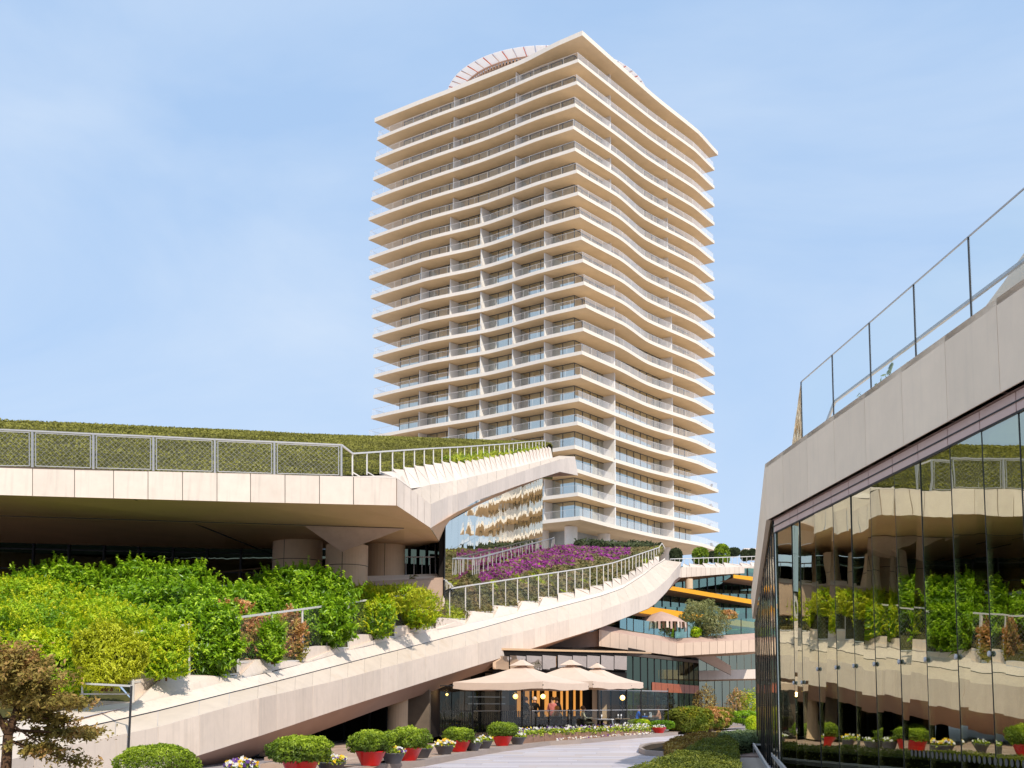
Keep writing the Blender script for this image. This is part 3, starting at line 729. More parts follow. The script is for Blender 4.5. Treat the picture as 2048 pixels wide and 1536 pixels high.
# columns
def column(u, w, v_t, v_b, Y, parent, m=COLM, joints=()):
    a = P(u-w/2, 1150, Y); b_ = P(u+w/2, 1150, Y); r = (b_.x-a.x)/2; c = (a+b_)/2; zt = P(u, v_t, Y-r).z+.3; z0 = P(u, v_b, Y-r).z-.5
    mb = MB(); mb.lathe((c.x, c.y, z0), [(r, 0), (r, zt-z0)], 40)
    o = mb.build('column', m, parent)
    j = MB()
    for t in joints: j.box((c.x+(r+.001)*math.cos(t), c.y+(r+.001)*math.sin(t), (z0+zt)/2), (.012, .02, zt-z0), t)
    j.lathe((c.x, c.y, zt-.9), [(r+.004, 0), (r+.004, .025)], 40, cap=False)
    link('column_joint', j.mesh('column_joint', DARKM), o)
column(594, 98, 1089, 1200, 49, pav, joints=(-1.9,)); column(693, 84, 1100, 1174, 48, pav, joints=(-1.6,)); column(768, 82, 1056, 1153, 51, pav, joints=(-1.4,))
# dark glass wall with mullions at the back
gw = empty('curtain_wall', P(200, 1180, 52), 'dark glass curtain wall in shade under the brown soffit', 'wall')
A0 = P(-120, 1180, 51.5)+LEXT; A1 = P(745, 1160, 54.5); zt = 8.9; zb = 5.6
dv = (A1-A0); dv.z = 0; nn = int(dv.length/1.5)
for i in range(nn):
    p = A0+dv*(i/nn); q = A0+dv*((i+1)/nn)
    MB().slab((p.x, p.y, zb), (q.x, q.y, zb), (q.x, q.y, zt), (p.x, p.y, zt), Vector((0, .04, 0))).build('glass_pane', MIRD, gw)
    MB().box((p.x, p.y-.05, (zb+zt)/2), (.09, .16, zt-zb)).build('mullion', DARKM, gw)
hb = MB()
for z in (6.6, 7.7, 8.6): hb.bar((A0.x, A0.y-.03, z), (A1.x, A1.y-.03, z), .06)
hb.build('transom', DARKM, gw)
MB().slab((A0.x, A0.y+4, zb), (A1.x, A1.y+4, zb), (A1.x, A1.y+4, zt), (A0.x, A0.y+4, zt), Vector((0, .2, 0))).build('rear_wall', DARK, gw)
# mirrored glass wall with the tower in it
mw = empty('mirror_wall', P(889, 1160, 50), 'mirrored glass wall under the prow reflecting wavy tower balconies', 'wall')
G0 = P(889, 1163, 50); G1 = P(1085, 1090, 100)
dv = G1-G0; NPN = 28; dvh = Vector((dv.x, dv.y, 0)); nrm = Vector((-dvh.y, dvh.x, 0)).normalized()
if nrm.x < 0: nrm = -nrm
rr = random.Random(3)
for i in range(NPN):
    for lv in range(2):
        s0 = i/NPN; s1 = (i+1)/NPN
        p = G0+dv*s0; q = G0+dv*s1
        def topz(s):
            u = projuv(G0+dv*s)[0]; Y = (G0+dv*s).y
            return P(u, tab(u, [(889, 1046), (930, 1024), (985, 990), (1085, 953)]), Y).z
        tz0, tz1 = topz(s0), topz(s1)
        z0a, z0b = (p.z-.4, q.z-.4) if lv == 0 else (lerp(V(0, 0, p.z), V(0, 0, tz0), .5).z, lerp(V(0, 0, q.z), V(0, 0, tz1), .5).z)
        z1a, z1b = (lerp(V(0, 0, p.z), V(0, 0, tz0), .5).z, lerp(V(0, 0, q.z), V(0, 0, tz1), .5).z) if lv == 0 else (tz0, tz1)
        t0 = nrm*rr.uniform(-.006, .006); t1 = nrm*rr.uniform(-.006, .006)
        g = dvh.normalized()*.01
        MB().slab(V(p.x, p.y, z0a)+t0+g, V(q.x, q.y, z0b)+t1-g, V(q.x, q.y, z1b-.01)-t1*.5-g, V(p.x, p.y, z1a-.01)-t0*.5+g, -nrm*.03).build('mirror_pane', MIRR, mw)
b = MB()
b.slab(V(G0.x, G0.y, G0.z-.5)-nrm*.06, V(G1.x, G1.y, G1.z-.5)-nrm*.06, V(G1.x, G1.y, topz(1))-nrm*.06, V(G0.x, G0.y, topz(0))-nrm*.06, -nrm*.2)
b.build('backing', DARK, mw)
# glazed entrance corner left of the mirror wall
en = empty('glazed_entrance', P(850, 1160, 52), 'dark glazed entrance corner between stone column and mirrored wall', 'entrance')
EA = P(800, 1160, 55); EB = V(G0.x, G0.y, EA.z)
for i in range(5):
    p = lerp(EA, EB, i/5); q = lerp(EA, EB, (i+1)/5)
    MB().slab((p.x+.02, p.y, 6.3), (q.x-.02, q.y, 6.3), (q.x-.02, q.y, 9.4), (p.x+.02, p.y, 9.4), Vector((0, .03, 0))).build('glass_pane', MIRD, en)
    MB().box((q.x, q.y-.04, 7.8), (.05, .1, 3.2)).build('mullion', DARKM, en)
MB().bar((EA.x, EA.y-.1, 7.0), (EB.x, EB.y-.1, 7.0), .05).build('transom', METAL, en)

# ---- green roof
RG = [(-220, 832, 72), (0, 842, 74), (250, 852.5, 76), (512, 864.5, 79), (625, 871, 82), (800, 876, 92), (915, 881, 102), (1013, 886, 112), (1075, 888, 118), (1105, 893, 121)]
RB = [(-220, 930, 39.0), (0, 935, 39.6), (250, 942, 40.6), (512, 948, 41.6), (625, 951, 42.2), (700, 951, 43.2)]+[(u, v-.5, Y+.3) for (u, v, Y) in UK[2::3]]
NS = 40
def resample(T, n):
    pts = [P(*t) for t in T]; pts = [pts[0]+LEXT]+pts; L_ = [0]
    for i in range(len(pts)-1): L_.append(L_[-1]+(pts[i+1]-pts[i]).length)
    out = []
    for k in range(n+1):
        s = L_[-1]*k/n; i = 0
        while i < len(pts)-2 and L_[i+1] < s: i += 1
        out.append(lerp(pts[i], pts[i+1], (s-L_[i])/(L_[i+1]-L_[i])))
    return out
rb, rg_ = resample(RB, NS), resample(RG, NS)
rows = []
for i in range(13):
    t = i/12
    rows.append([lerp(a, b, t)+Vector((0, 0, .35*math.sin(math.pi*t))) for a, b in zip(rb, rg_)])
rows.append([p+Vector((0, 3, -3)) for p in rg_])
loft(rows, 'roof_garden_soil', GSOIL, kind='structure')
rbA = np.array([tuple(p) for p in rb]); rgA = np.array([tuple(p) for p in rg_])
def roofpt(s, t):
    x = np.clip(s, 0, .9999)*NS; i = x.astype(int); f = (x-i)[:, None]
    a = rbA[i]*(1-f)+rbA[i+1]*f; b = rgA[i]*(1-f)+rgA[i+1]*f
    p = a*(1-t[:, None])+b*t[:, None]; p[:, 2] += .35*np.sin(np.pi*t); return p
n = 190000
s = rng.uniform(0, 1, n); t = rng.uniform(0, 1, n)**1.25
rowsn = 34
tt = t*rowsn; fr = tt-np.floor(tt)
keep = rng.uniform(0, 1, n) < np.where(fr < .72, 1, .12)
s, t, fr = s[keep], t[keep], fr[keep]
p = roofpt(s, t); n = len(p)
hgt = .02+.11*np.sin(np.pi*np.clip(fr/.72, 0, 1))*(.6+.8*vnoise(p, .8, 3))
p[:, 2] += hgt*rng.uniform(.3, 1, n)
nr = np.tile([0, -.5, .8], (n, 1))
leaves('roof_groundcover', p, nr, .10+.08*t, .45, ROOFG, tint=.12+.5*vnoise(p, .5, 5)*rng.uniform(.4, 1.4, n)+1.2*(hgt-.04), spread=.8, kind='stuff')
# bright tufts along the far part of the roof edge
e = []
for k in range(9, 27):
    for _ in range(60 if k < 16 else 25):
        c = lerp(Upts[k], Upts[k+1], random.random()); e.append((c.x-.1+random.uniform(-.5, .4), c.y+random.uniform(-.2, .6), c.z+random.uniform(.05, .38 if k < 16 else .22)))
e = np.array(e); leaves('edge_grass', e, np.tile([0, -1, .3], (len(e), 1)), .42, .22, FRESH, spread=.6, droop=0, kind='stuff')

# ================================================================== railings
def railing(e, posts, tops, post_w=.06, rail=.05, mesh_sp=.0, foot=True, bottom=None, mid=False, pm=METAL, wires=0, nameposts='post', rail_m=None):
    rail_m = rail_m or pm
    for i, (a, t) in enumerate(zip(posts, tops)):
        b = MB(); b.bar(a, t, post_w, post_w*.6)
        if foot: b.bar(Vector(a)+Vector((0, 0, .12)), Vector(a)+Vector((.28, .22, -.02)), .04)
        b.build(nameposts, pm, e)
    b = MB()
    for i in range(len(tops)-1): b.bar(tops[i], tops[i+1], rail, rail)
    b.build('top_rail', rail_m, e)
    if bottom:
        b = MB()
        for i in range(len(bottom)-1): b.bar(bottom[i], bottom[i+1], .03)
        b.build('bottom_rail', pm, e)
    if wires:
        b = MB()
        lo = bottom or posts
        for i in range(len(tops)-1):
            a0, a1, t0, t1 = map(Vector, (lo[i], lo[i+1], tops[i], tops[i+1]))
            W = (a1-a0).length; H = (t0-a0).length; m = int(W/wires); hh = max(1, int(H/wires))
            for j in range(-hh, m):
                for dr in (1, -1):
                    x0, x1 = j/m, (j+hh)/m
                    y0, y1 = 0, 1
                    if x0 < 0: y0 = -x0/(x1-x0); x0 = 0
                    if x1 > 1: y1 = (1-j/m)/(hh/m); x1 = 1
                    if dr < 0: y0, y1 = 1-y0, 1-y1
                    p_ = lerp(lerp(a0, a1, x0), lerp(t0, t1, x0), y0); q_ = lerp(lerp(a0, a1, x1), lerp(t0, t1, x1), y1)
                    w = Vector((0, 0, .0028)); b.quad(p_-w, q_-w, q_+w, p_+w)
        if b.v: b.build('wire_mesh', METAL, e, kind='stuff')
r1 = empty('roof_front_railing', P(300, 945, 39), 'galvanised mesh railing standing on the stone fascia before the green roof', 'railing')
pu = [(-58, 934), (65, 935), (187, 939), (307, 942), (430, 946), (549, 950), (683, 953)]
tv = [(-58, 857), (0, 860), (65, 862), (187, 868), (307, 873), (430, 879), (549, 884), (683, 890)]
bs = [P(u, v, tab(u, F0Y)+.35) for (u, v) in pu]; tp = [P(u, tab(u, tv), tab(u, F0Y)+.35) for (u, v) in pu]
bs = [bs[0]+LD*(2.05*k) for k in range(6, 0, -1)]+bs; tp = [tp[0]+LD*(2.05*k) for k in range(6, 0, -1)]+tp
for i in range(len(bs)-1):                                   # framed mesh panels
    fr_ = MB(); g = .1
    a0, a1 = bs[i]+(bs[i+1]-bs[i]).normalized()*g, bs[i+1]-(bs[i+1]-bs[i]).normalized()*g
    t0, t1 = tp[i]+(tp[i+1]-tp[i]).normalized()*g, tp[i+1]-(tp[i+1]-tp[i]).normalized()*g
    up = Vector((0, 0, .06)); a0, a1, t0, t1 = a0+up, a1+up, t0-up, t1-up
    for x, y in ((a0, a1), (a1, t1), (t1, t0), (t0, a0)): fr_.bar(x, y, .024)
    o = fr_.build('panel_frame', METAL, r1)
railing(r1, bs, tp, .085, .055, foot=False, wires=.17, pm=METAL)
r2 = empty('roof_edge_railing', Upts[0], 'long slim railing climbing the planted roof edge towards the prow tip', 'railing')
RTV = [(683, 890), (705, 907), (759, 903.5), (857, 897), (927, 893.5), (1020, 887), (1060, 883), (1101, 880), (1111, 895)]
ps = [p for p in Upts[:30]]; tp2 = [P(u, tab(u, RTV), Y) for (u, v, Y) in UK[:30]]
railing(r2, ps, tp2, .075, .06, foot=True, pm=METALW, wires=0)
MB().bar(tp[-1], tp2[0], .06).build('top_rail', METALW, r2)

# ================================================================== lower sloping shell with its stone beam
shell = empty('sloping_roof_beam', P(700, 1480, 42), 'long pale stone beam sweeping up from the lower left to the tower garden', 'building')
E0V = [(-80, 1545), (0, 1524), (120, 1494.5), (320, 1453), (375, 1437), (512, 1398), (680, 1359.5), (800, 1327), (950, 1288), (1050, 1262), (1100, 1249), (1200, 1222), (1305, 1184), (1335, 1158), (1363, 1124)]
E0B = [(-80, 1650), (120, 1590), (320, 1536), (397, 1511), (512, 1474.5), (680, 1418), (800, 1379.5), (950, 1332), (1050, 1301), (1100, 1286), (1200, 1255.6), (1305, 1213.5), (1332, 1185), (1358, 1154)]
E0Y = [(-80, 20), (120, 24), (320, 27.4), (397, 28.7), (512, 31.5), (680, 38.5), (800, 44), (950, 52), (1050, 58.5), (1200, 68), (1305, 76), (1363, 85)]
E1V = [(-80, 1508), (170, 1456), (332, 1419), (450, 1389), (512, 1374), (575, 1358), (775, 1306), (800, 1300), (962, 1257), (1050, 1232), (1200, 1193), (1244, 1178), (1285, 1152), (1310, 1132), (1330, 1120)]
E2V = [(-80, 1490), (160, 1437), (332, 1394), (450, 1364), (570, 1338), (700, 1299.5), (825, 1269.5), (962, 1243), (1050, 1221), (1200, 1185), (1244, 1171), (1285, 1147), (1310, 1130), (1330, 1116)]
def um(u): return u if u < 1200 else 1200+(u-1200)*130/163
def ext(f):
    def g(u):
        if u < -80: a = f(-80); d = (f(-80)-f(100)).normalized(); return a+d*((-80-u)/60.)
        return f(u)
    return g
@ext
def e0(u): return P(u, tab(u, E0V), tab(u, E0Y))
@ext
def e0b(u): return P(u-(0 if u < 1340 else 5*(u-1340)/23), tab(u, E0B), tab(u, E0Y))
@ext
def e1(u): return P(um(u), tab(um(u), E1V), tab(u, E0Y)+1.5)
@ext
def e2(u): return P(um(u), tab(um(u), E2V), tab(u, E0Y)+2.2)
dense = list(np.linspace(-80, 1363, 700)); dp = [e0(u) for u in dense]
US = [-80]; acc = 0
for i in range(1, len(dp)):
    acc += (dp[i]-dp[i-1]).length
    if acc >= 1.48: US.append(dense[i]); acc = 0
US[-1] = 1363; US = [-620, -530, -440, -350, -260, -170]+US
for i in range(len(US)-1):
    a, b_ = e0(US[i]), e0(US[i+1]); d, c = e0b(US[i]), e0b(US[i+1])
    dd = (b_-a); nr = Vector((-dd.y, dd.x, 0)).normalized()
    j = nr*random.uniform(-.005, .005)
    panel('fascia_panel', a+j, b_+j, c+j, d+j, STONE, shell, nr*.08, .006)
    x, y = e1(US[i]), e1(US[i+1])
    g = .004
    MB().slab(a+nr*.02+(b_-a)*g, b_+nr*.02-(b_-a)*g, y-(y-x)*g, x+(y-x)*g, Vector((0, 0, -.08))).build('coping_panel', COPE, shell)
L1 = [e1(u) for u in US]; L2 = [e2(u) for u in US]
loft([[p+Vector((0, 0, .03)) for p in L1], L2], 'upper_band', STONE, shell)
loft([L1, [p+Vector((0, .02, .03)) for p in L1]], 'joint', DARKM, shell)
loft([[e0(u)+Vector((-.25, .12, -.1)) for u in US], [e0b(u)+Vector((-.2, .12, .0)) for u in US]], 'fascia_backing', SOFF2, shell)
# soffit of the beam
SI = [(300, 1590), (420, 1544), (535, 1502), (775, 1412), (860, 1384.5), (932, 1356), (1010, 1329), (1063, 1307.6), (1130, 1280), (1200, 1257), (1305, 1214), (1363, 1154)]
So = [u for u in US if u >= 300]
srow = [e0b(u) for u in So]; irow = []
for u in So:
    q = P(u, max(tab(u, SI), tab(u, E0B)+1), tab(u, E0Y)+2.6); irow.append(q)
SOFW = mat('beam_soffit', (.40, .26, .20), .7, var=.05, scale=.7)
loft([srow, irow], 'beam_soffit', SOFW, shell)
drow = [q+Vector((-4, 9, .6)) for q in irow]
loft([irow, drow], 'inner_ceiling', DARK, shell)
# rail line, stepped planters
RK = [(267, 1404, 29.5), (476, 1352, 33.5), (605, 1325, 38), (697, 1299, 42), (789, 1277, 46), (865, 1257, 50), (931, 1240, 54), (986, 1226, 57.5), (1035, 1215, 61), (1077, 1205, 64.3), (1116, 1196, 67.4), (1150, 1186, 70.2), (1180, 1180, 73), (1207, 1171, 75.6), (1225, 1164, 78), (1243, 1157, 80.5), (1258, 1149, 83), (1272, 1141, 85), (1285, 1133, 87), (1297, 1126, 89), (1308, 1119, 91), (1318, 1112, 93)]
HI = [44, 30, 30, 28, 25, 22, 19, 16, 14, 12, 10, 9, 8, 8, 7, 6, 6, 6, 5, 5, 5, 5]
RP = [P(*k) for k in RK]
low = [e2(u) for u in np.linspace(-80, 1363, 240)]
tooth_strip(RP, low, lambda k: HI[k]*RK[k][2]/FPX, shell, STONE, 1.0)
# wedge of cladding left of the first step
b = MB(); b.add([e2(-80), e2(60), alongu(low, 267), RP[0], P(160, 1400, 29), P(-80, 1440, 28)], [(0, 1, 2, 3, 4, 5)]); b.build('lower_slope', STONE, shell)
# round wall lights
for u in (535, 832):
    c = P(u, tab(u, E2V)-2, tab(u, E0Y)+2.0); MB().box(c, (.25, .1, .06)).build('wall_light', METAL, shell)

# railing on the steps
RT = [(164, 1278), (277, 1264), (460, 1237), (586, 1221), (655, 1211), (746, 1199.5), (787, 1192), (867, 1183), (931, 1172), (985, 1164), (1077, 1150), (1177, 1135), (1222, 1127), (1312, 1097), (1320, 1094)]
r3 = empty('garden_step_railing', RP[6], 'mesh railing stepping up beside the purple flower garden above the stone beam', 'railing')
posts = []; tops = []
for k in range(len(RK)):
    u, v, Y = RK[k]
    posts.append(RP[k]); tops.append(P(u, tab(u, RT), Y))
for k in range(len(RK)):
    b = MB(); b.bar(posts[k], tops[k], .07 if k < 4 else .085, .05); b.build('post', METALW, r3)
    if k < len(RK)-1:
        h = HI[k]*RK[k][2]/FPX*.9
        lo0 = posts[k]+Vector((0, 0, h)); lo1 = posts[k+1]+Vector((0, 0, .06)); t0, t1 = tops[k], tops[k+1]
        m0 = lerp(lo0, lo1, .5); m1 = lerp(t0, t1, .5)
        MB().bar(m0, m1, .055, .04).build('post', METALW, r3)
        b = MB(); b.bar(t0, t1, .06); b.build('top_rail', METALW, r3)
        b = MB(); b.bar(lo0, lo1, .05); b.build('bottom_rail', METALW, r3)
        if k < 12:
            b = MB(); w = Vector((0, 0, .0028)); W = (lo1-lo0).length; m = int(W/.12)
            for j in range(-8, m):
                for dr in (1, -1):
                    x0, x1 = j/m, (j+9)/m; y0, y1 = 0., 1.
                    if x0 < 0: y0 = -x0/(x1-x0); x0 = 0.
                    if x1 > 1: y1 = (1-j/m)/(9/m); x1 = 1.
                    if dr < 0: y0, y1 = 1-y0, 1-y1
                    p_ = lerp(lerp(lo0, lo1, x0), lerp(t0, t1, x0), y0); q_ = lerp(lerp(lo0, lo1, x1), lerp(t0, t1, x1), y1)
                    b.quad(p_-w, q_-w, q_+w, p_+w)
            b.build('wire_mesh', METAL, r3, kind='stuff')
f = MB(); f.bar(tops[-1], tops[-1]+Vector((.25, 0, .35)), .06); f.bar(tops[-1]+Vector((.25, 0, .35)), tops[-1]+Vector((.5, 0, -.1)), .05); f.build('end_finial', METALW, r3)

# second railing, between mirror wall and garden
r4 = empty('garden_path_railing', P(945, 1150, 58), 'dark railing on the garden path before the mirrored wall', 'railing')
T4 = [(872, 1116, 1150, 51), (945, 1117, 1150, 55), (958, 1115, 1147, 57), (985, 1108, 1139, 62), (1008, 1102, 1131, 67), (1030, 1096, 1124, 73), (1052, 1090, 1116, 80), (1072, 1085, 1109, 87), (1090, 1080, 1101, 95), (1103, 1077, 1097, 102), (1111, 1073, 1095, 108)]
po = []; to = []
for i in range(len(T4)-1):
    m = 3
    for j in range(m):
        s = j/m; u, a, b_, Y = [T4[i][q]*(1-s)+T4[i+1][q]*s for q in range(4)]
        po.append(P(u, b_, Y)); to.append(P(u, a, Y))
railing(r4, po, to, .07, .07, pm=METAL, foot=False)
r5 = empty('entrance_railing', P(850, 1145, 51.5), 'low dark railing before the glazed entrance corner', 'railing')
po = [P(u, 1150, 51) for u in (812, 828, 844, 860, 872, 886)]; to = [P(u, 1114, 51) for u in (812, 828, 844, 860, 872, 886)]
railing(r5, po, to, .05, .05, pm=METAL, foot=False)
r6 = empty('shrubbery_railing', P(470, 1175, 45), 'thin rusty railing in shade behind the laurel shrubs', 'railing')
po = [P(u, 1200, 44.5) for u in (405, 447, 478, 507, 536)]; to = [P(u, v, 44.5) for (u, v) in ((405, 1149), (447, 1144), (478, 1141), (507, 1138), (536, 1134))]
railing(r6, po, to, .04, .04, pm=BARK, foot=False)

# ================================================================== garden slope
GK = [(60, 1180, 42), (300, 1178, 43), (480, 1175, 44.5), (640, 1175, 45), (760, 1172, 47), (850, 1165, 51), (910, 1158, 55), (950, 1151, 60), (985, 1141, 63), (1020, 1129, 71), (1050, 1118, 80), (1075, 1110, 89), (1095, 1104, 98), (1112, 1098, 106), (1140, 1096, 115), (1165, 1098, 120), (1195, 1100, 124), (1225, 1102, 128), (1255, 1104, 131), (1280, 1106, 133), (1300, 1107, 134), (1325, 1108, 133)]
GP = [P(*k) for k in GK]
rows = []
NG = 14
for i in range(NG+1):
    t = i/NG
    rows.append([lerp(a, b, t)+Vector((0, 0, .03+.5*math.sin(math.pi*t)*(1 if k > 5 else .3))) for k, (a, b) in enumerate(zip(RP, GP))])
rows.append([p+Vector((0, 40, 1.5)) for p in GP])
loft(rows, 'garden_slope', GSOIL, kind='structure')
loft([[P(-160, 1460, 25)+LD*15, P(-160, 1460, 25), P(-40, 1445, 26.5), P(60, 1425, 28), P(160, 1405, 29), RP[0]], [P(-260, 1186, 41)+LD*15, P(-260, 1186, 41), P(-180, 1184, 41), P(-100, 1183, 41.3), P(-20, 1182, 41.6), GP[0]]], 'garden_bank', GSOIL, kind='structure')
loft([[e2(-620), e2(-350), e2(-80)], [P(-160, 1460, 25)+LD*15, P(-160, 1460, 25)+LD*7, P(-80, 1440, 28)]], 'lower_slope', STONE, shell)
RA = np.array([tuple(p) for p in RP]); GA = np.array([tuple(p) for p in GP])
def gpt(s, t):
    x = np.clip(s, 0, .9999)*(len(RP)-1); i = x.astype(int); f = (x-i)[:, None]
    a = RA[i]*(1-f)+RA[i+1]*f; b = GA[i]*(1-f)+GA[i+1]*f
    p = a*(1-t[:, None])+b*t[:, None]; p[:, 2] += .5*np.sin(np.pi*t)*np.where(x > 5, 1, .3); return p
n = 90000
s = .22+.78*rng.uniform(0, 1, n)**.9; t = rng.uniform(0, 1, n)**.9
p = gpt(s, t); nz1 = vnoise(p*np.array([1, .5, 1]), .35, 11); nz2 = vnoise(p, 1.3, 12)
k_ = s*21
up_ = np.array([projuv(q) for q in p[::1]]) if False else None
w = p[:, 1]*cp+(p[:, 2]-HCAM)*sp_; uu = CX+FPX*p[:, 0]/w; vv = CYP-FPX*((p[:, 2]-HCAM)*cp-p[:, 1]*sp_)/w
edge_line = np.interp(uu, [820, 950, 985, 1050, 1110, 1180, 1250], [1190, 1172, 1163, 1150, 1143, 1137, 1120])
purple = (rng.uniform(0, 1, n) < .62+.3*nz2) & (t > .38+.30*(nz1-.5)+np.clip((980-uu)/200, 0, 1)) & (nz2*.5+nz1*.6 > .42) & (uu > 955) & (uu < 1262) & (k_ > 6.2)
purple |= (k_ > 4.6) & (k_ < 6.0) & (t > .62) & (nz1+nz2*.5 > .95)
dark = (t > .84) & (uu > 1150); purple &= ~dark
h = np.where(purple, .26, .28)*(.5+nz2)
p[:, 2] += h*rng.uniform(.1, 1, n)+np.where(dark, rng.uniform(0, 1, n)*(.35+1.1*vnoise(p, .5, 31)), 0)
keep = (nz1 > .16) | purple | dark
size = .20+.0022*p[:, 1]
mi = np.where(purple & (rng.uniform(0, 1, n) < .86), 1, np.where(dark, 2, 0))
fresh = (~purple) & (~dark) & (nz1*nz2 > .52); mi[fresh] = 3
leaves('garden_groundcover', p[keep], np.tile([0, -.6, .7], (keep.sum(), 1)), size[keep], .42, [GARDG, PURP, DKSH, FRESH], mi[keep],
       tint=(.1+.55*nz2*rng.uniform(.5, 1.4, n)+.2*nz1)[keep], spread=.9, kind='stuff')
# upper terrace floor and steps
b = MB(); T0 = [P(-160, 1180, 42)+LEXT, P(-160, 1180, 42), P(60, 1180, 42.3), P(480, 1177, 44.6), P(760, 1174, 47), P(850, 1167, 50.5), P(910, 1160, 54)]
b2 = [V(p.x, p.y+16, p.z+.1) for p in T0]
loft([T0, b2], 'upper_terrace', TERR, kind='structure')
st = empty('terrace_steps', P(790, 1170, 48), 'stone steps and low wall between the columns and the flower garden', 'steps')
for i in range(4):
    a = P(728+i*2, 1176-i*5.5, 47.0+i*.7); c = P(884+i*2, 1166-i*4.0, 49.5+i*.5)
    MB().slab(a, c, c+Vector((0, 0, .16)), a+Vector((0, 0, .16)), Vector((-.3, 1.0, 0))).slab(a, c, c+Vector((0, 0, -1.2)), a+Vector((0, 0, -1.2)), Vector((-.3, 1.0, 0))).build('step', TERR if i < 2 else COPE, st)
# ================================================================== glass pavilion on the right
gp = empty('glass_pavilion', (7, 18, 0), 'glass fronted building with a deep beige stone fascia and mirror-like panes', 'building')
KF = 17786.
def yf(u): return KF/(u-862)
def yg(u): return 18153./(u-862)
def xf(Y): return 7.743-.1124*Y
def fp(Y, z, off=0): return Vector((xf(Y)+off, Y+.11*off, z))
ZT, ZB, ZG = P(2048, 580, yf(2048)).z, P(2048, 772, yf(2048)).z, P(2048, 817, yf(2048)).z
YE = yf(1537)
FASC = mat('beige_fascia', (.94, .76, .56), .6, var=.04, scale=1.5, bump=.1, spec=.25, rnd=.04, streak=.1)
TRN = mat('pinkish_transom', (.66, .47, .40), .5, var=.05)
ys = [YE, yf(1573), yf(1623), yf(1679), yf(1743), yf(1820), yf(1912), yf(2022)]
while ys[-1] > 3: ys.append(ys[-1]-1.62)
off = Vector((.12, .013, 0))
for i in range(len(ys)-1):
    a, b_ = fp(ys[i], ZT), fp(ys[i+1], ZT); c, d = fp(ys[i+1], ZB), fp(ys[i], ZB)
    panel('fascia_panel', a, b_, c, d, FASC, gp, off, .006)
yl = ys[-1]
MB().slab(fp(YE, ZT-.02, .13), fp(yl, ZT-.02, .13), fp(yl, ZB+.02, .13), fp(YE, ZB+.02, .13), off).build('fascia_backing', SOFF2, gp)
MB().slab(fp(YE, ZT, .0), fp(yl, ZT, .0), fp(yl, ZT, 9), V(14, YE+4, ZT), Vector((0, 0, -.1))).build('roof_deck', FASC, gp)
MB().slab(fp(YE-.05, ZB, .02), fp(yl, ZB, .02), fp(yl, ZB, .45), fp(YE-.05, ZB, .45), Vector((0, 0, .03))).build('fascia_soffit', TRN, gp)
b = MB(); b.bar(fp(YE-.2, ZB-.04, .2), fp(yl, ZB-.04, .2), .015, .02); b.build('recess_shade_bar', DARKM, gp)  # dark bar stands in for the shaded gap under the fascia
# glass panes and mullions
ms = [yg(u) for u in (1555.5, 1588, 1604, 1636, 1673, 1709, 1750, 1800, 1853, 1915, 1982)]
while ms[-1] > 3: ms.append(ms[-1]-1.04)
rr = random.Random(9)
for i in range(len(ms)-1):
    ya, yb = ms[i], ms[i+1]; t0 = rr.uniform(-.012, .012); t1 = rr.uniform(-.012, .012)
    g = .012
    MB().slab(fp(ya-g, .02, .16+t0), fp(yb+g, .02, .16+t1), fp(yb+g, ZG, .16-t1), fp(ya-g, ZG, .16-t0), Vector((.02, .002, 0))).build('glass_pane', SHOPG, gp)
    b = MB(); b.bar(fp(yb, 0, .17), fp(yb, ZG, .17), .02, .028, up=Vector((1, 0, 0))); b.build('mullion', DARKM, gp)
    MB().slab(fp(ya-g, ZG+.01, .13), fp(yb+g, ZG+.01, .13), fp(yb+g, ZB-.03, .13), fp(ya-g, ZB-.03, .13), Vector((.06, .006, 0))).build('transom_panel', TRN, gp)
    zc = P(1800, 1332, yf(1800)).z
    bt = MB(); bt.lathe((0, 0, 0), [(.035, -.02), (.045, 0), (.03, .02)], 12)
    me_ = bt.mesh('patch_fitting', METALW); o = inst('patch_fitting', me_, fp(yb, 2.3 if i > 1 else 2.05, .13), 0, gp); o.rotation_euler = (0, math.pi/2, 0)
b = MB(); b.bar(fp(ms[0], (ZG), .15), fp(ms[-1], (ZG), .15), .03, .03); b.bar(fp(ms[0], ZG+.14, .12), fp(ms[-1], ZG+.14, .12), .015, .02); b.build('head_rail', DARKM, gp)
MB().bar(fp(ms[0], .03, .17), fp(ms[-1], .03, .17), .08, .06).build('sill', METAL, gp)
# safety dots printed on the panes
for i in range(58):
    Y = 19.0-i*.155
    if Y < 9: break
    b = MB(); r = .045
    b.add([fp(Y+r*math.cos(t), .80+r*1.25*math.sin(t), .150) for t in [2*math.pi*k/14 for k in range(14)]], [tuple(range(14))])
    b.build('safety_dot', MATS.get('grey_dot') or mat('grey_dot', (.12, .11, .10), .5, var=0), gp)
# splayed return towards the plaza: descending fascia and rippled glass
R0, R1 = P(1555, 1400, yg(1555)), P(1513, 1400, 38.0)
F1t, F1b = P(1502, 1190, 38.5), P(1505, 1238, 38.3)
A_t, A_b = fp(YE, ZT), fp(YE, ZB)
pl = [(lerp(A_t, F1t, t), lerp(A_b, F1b, t)) for t in (0, .2, .4, .6, .8, 1)]
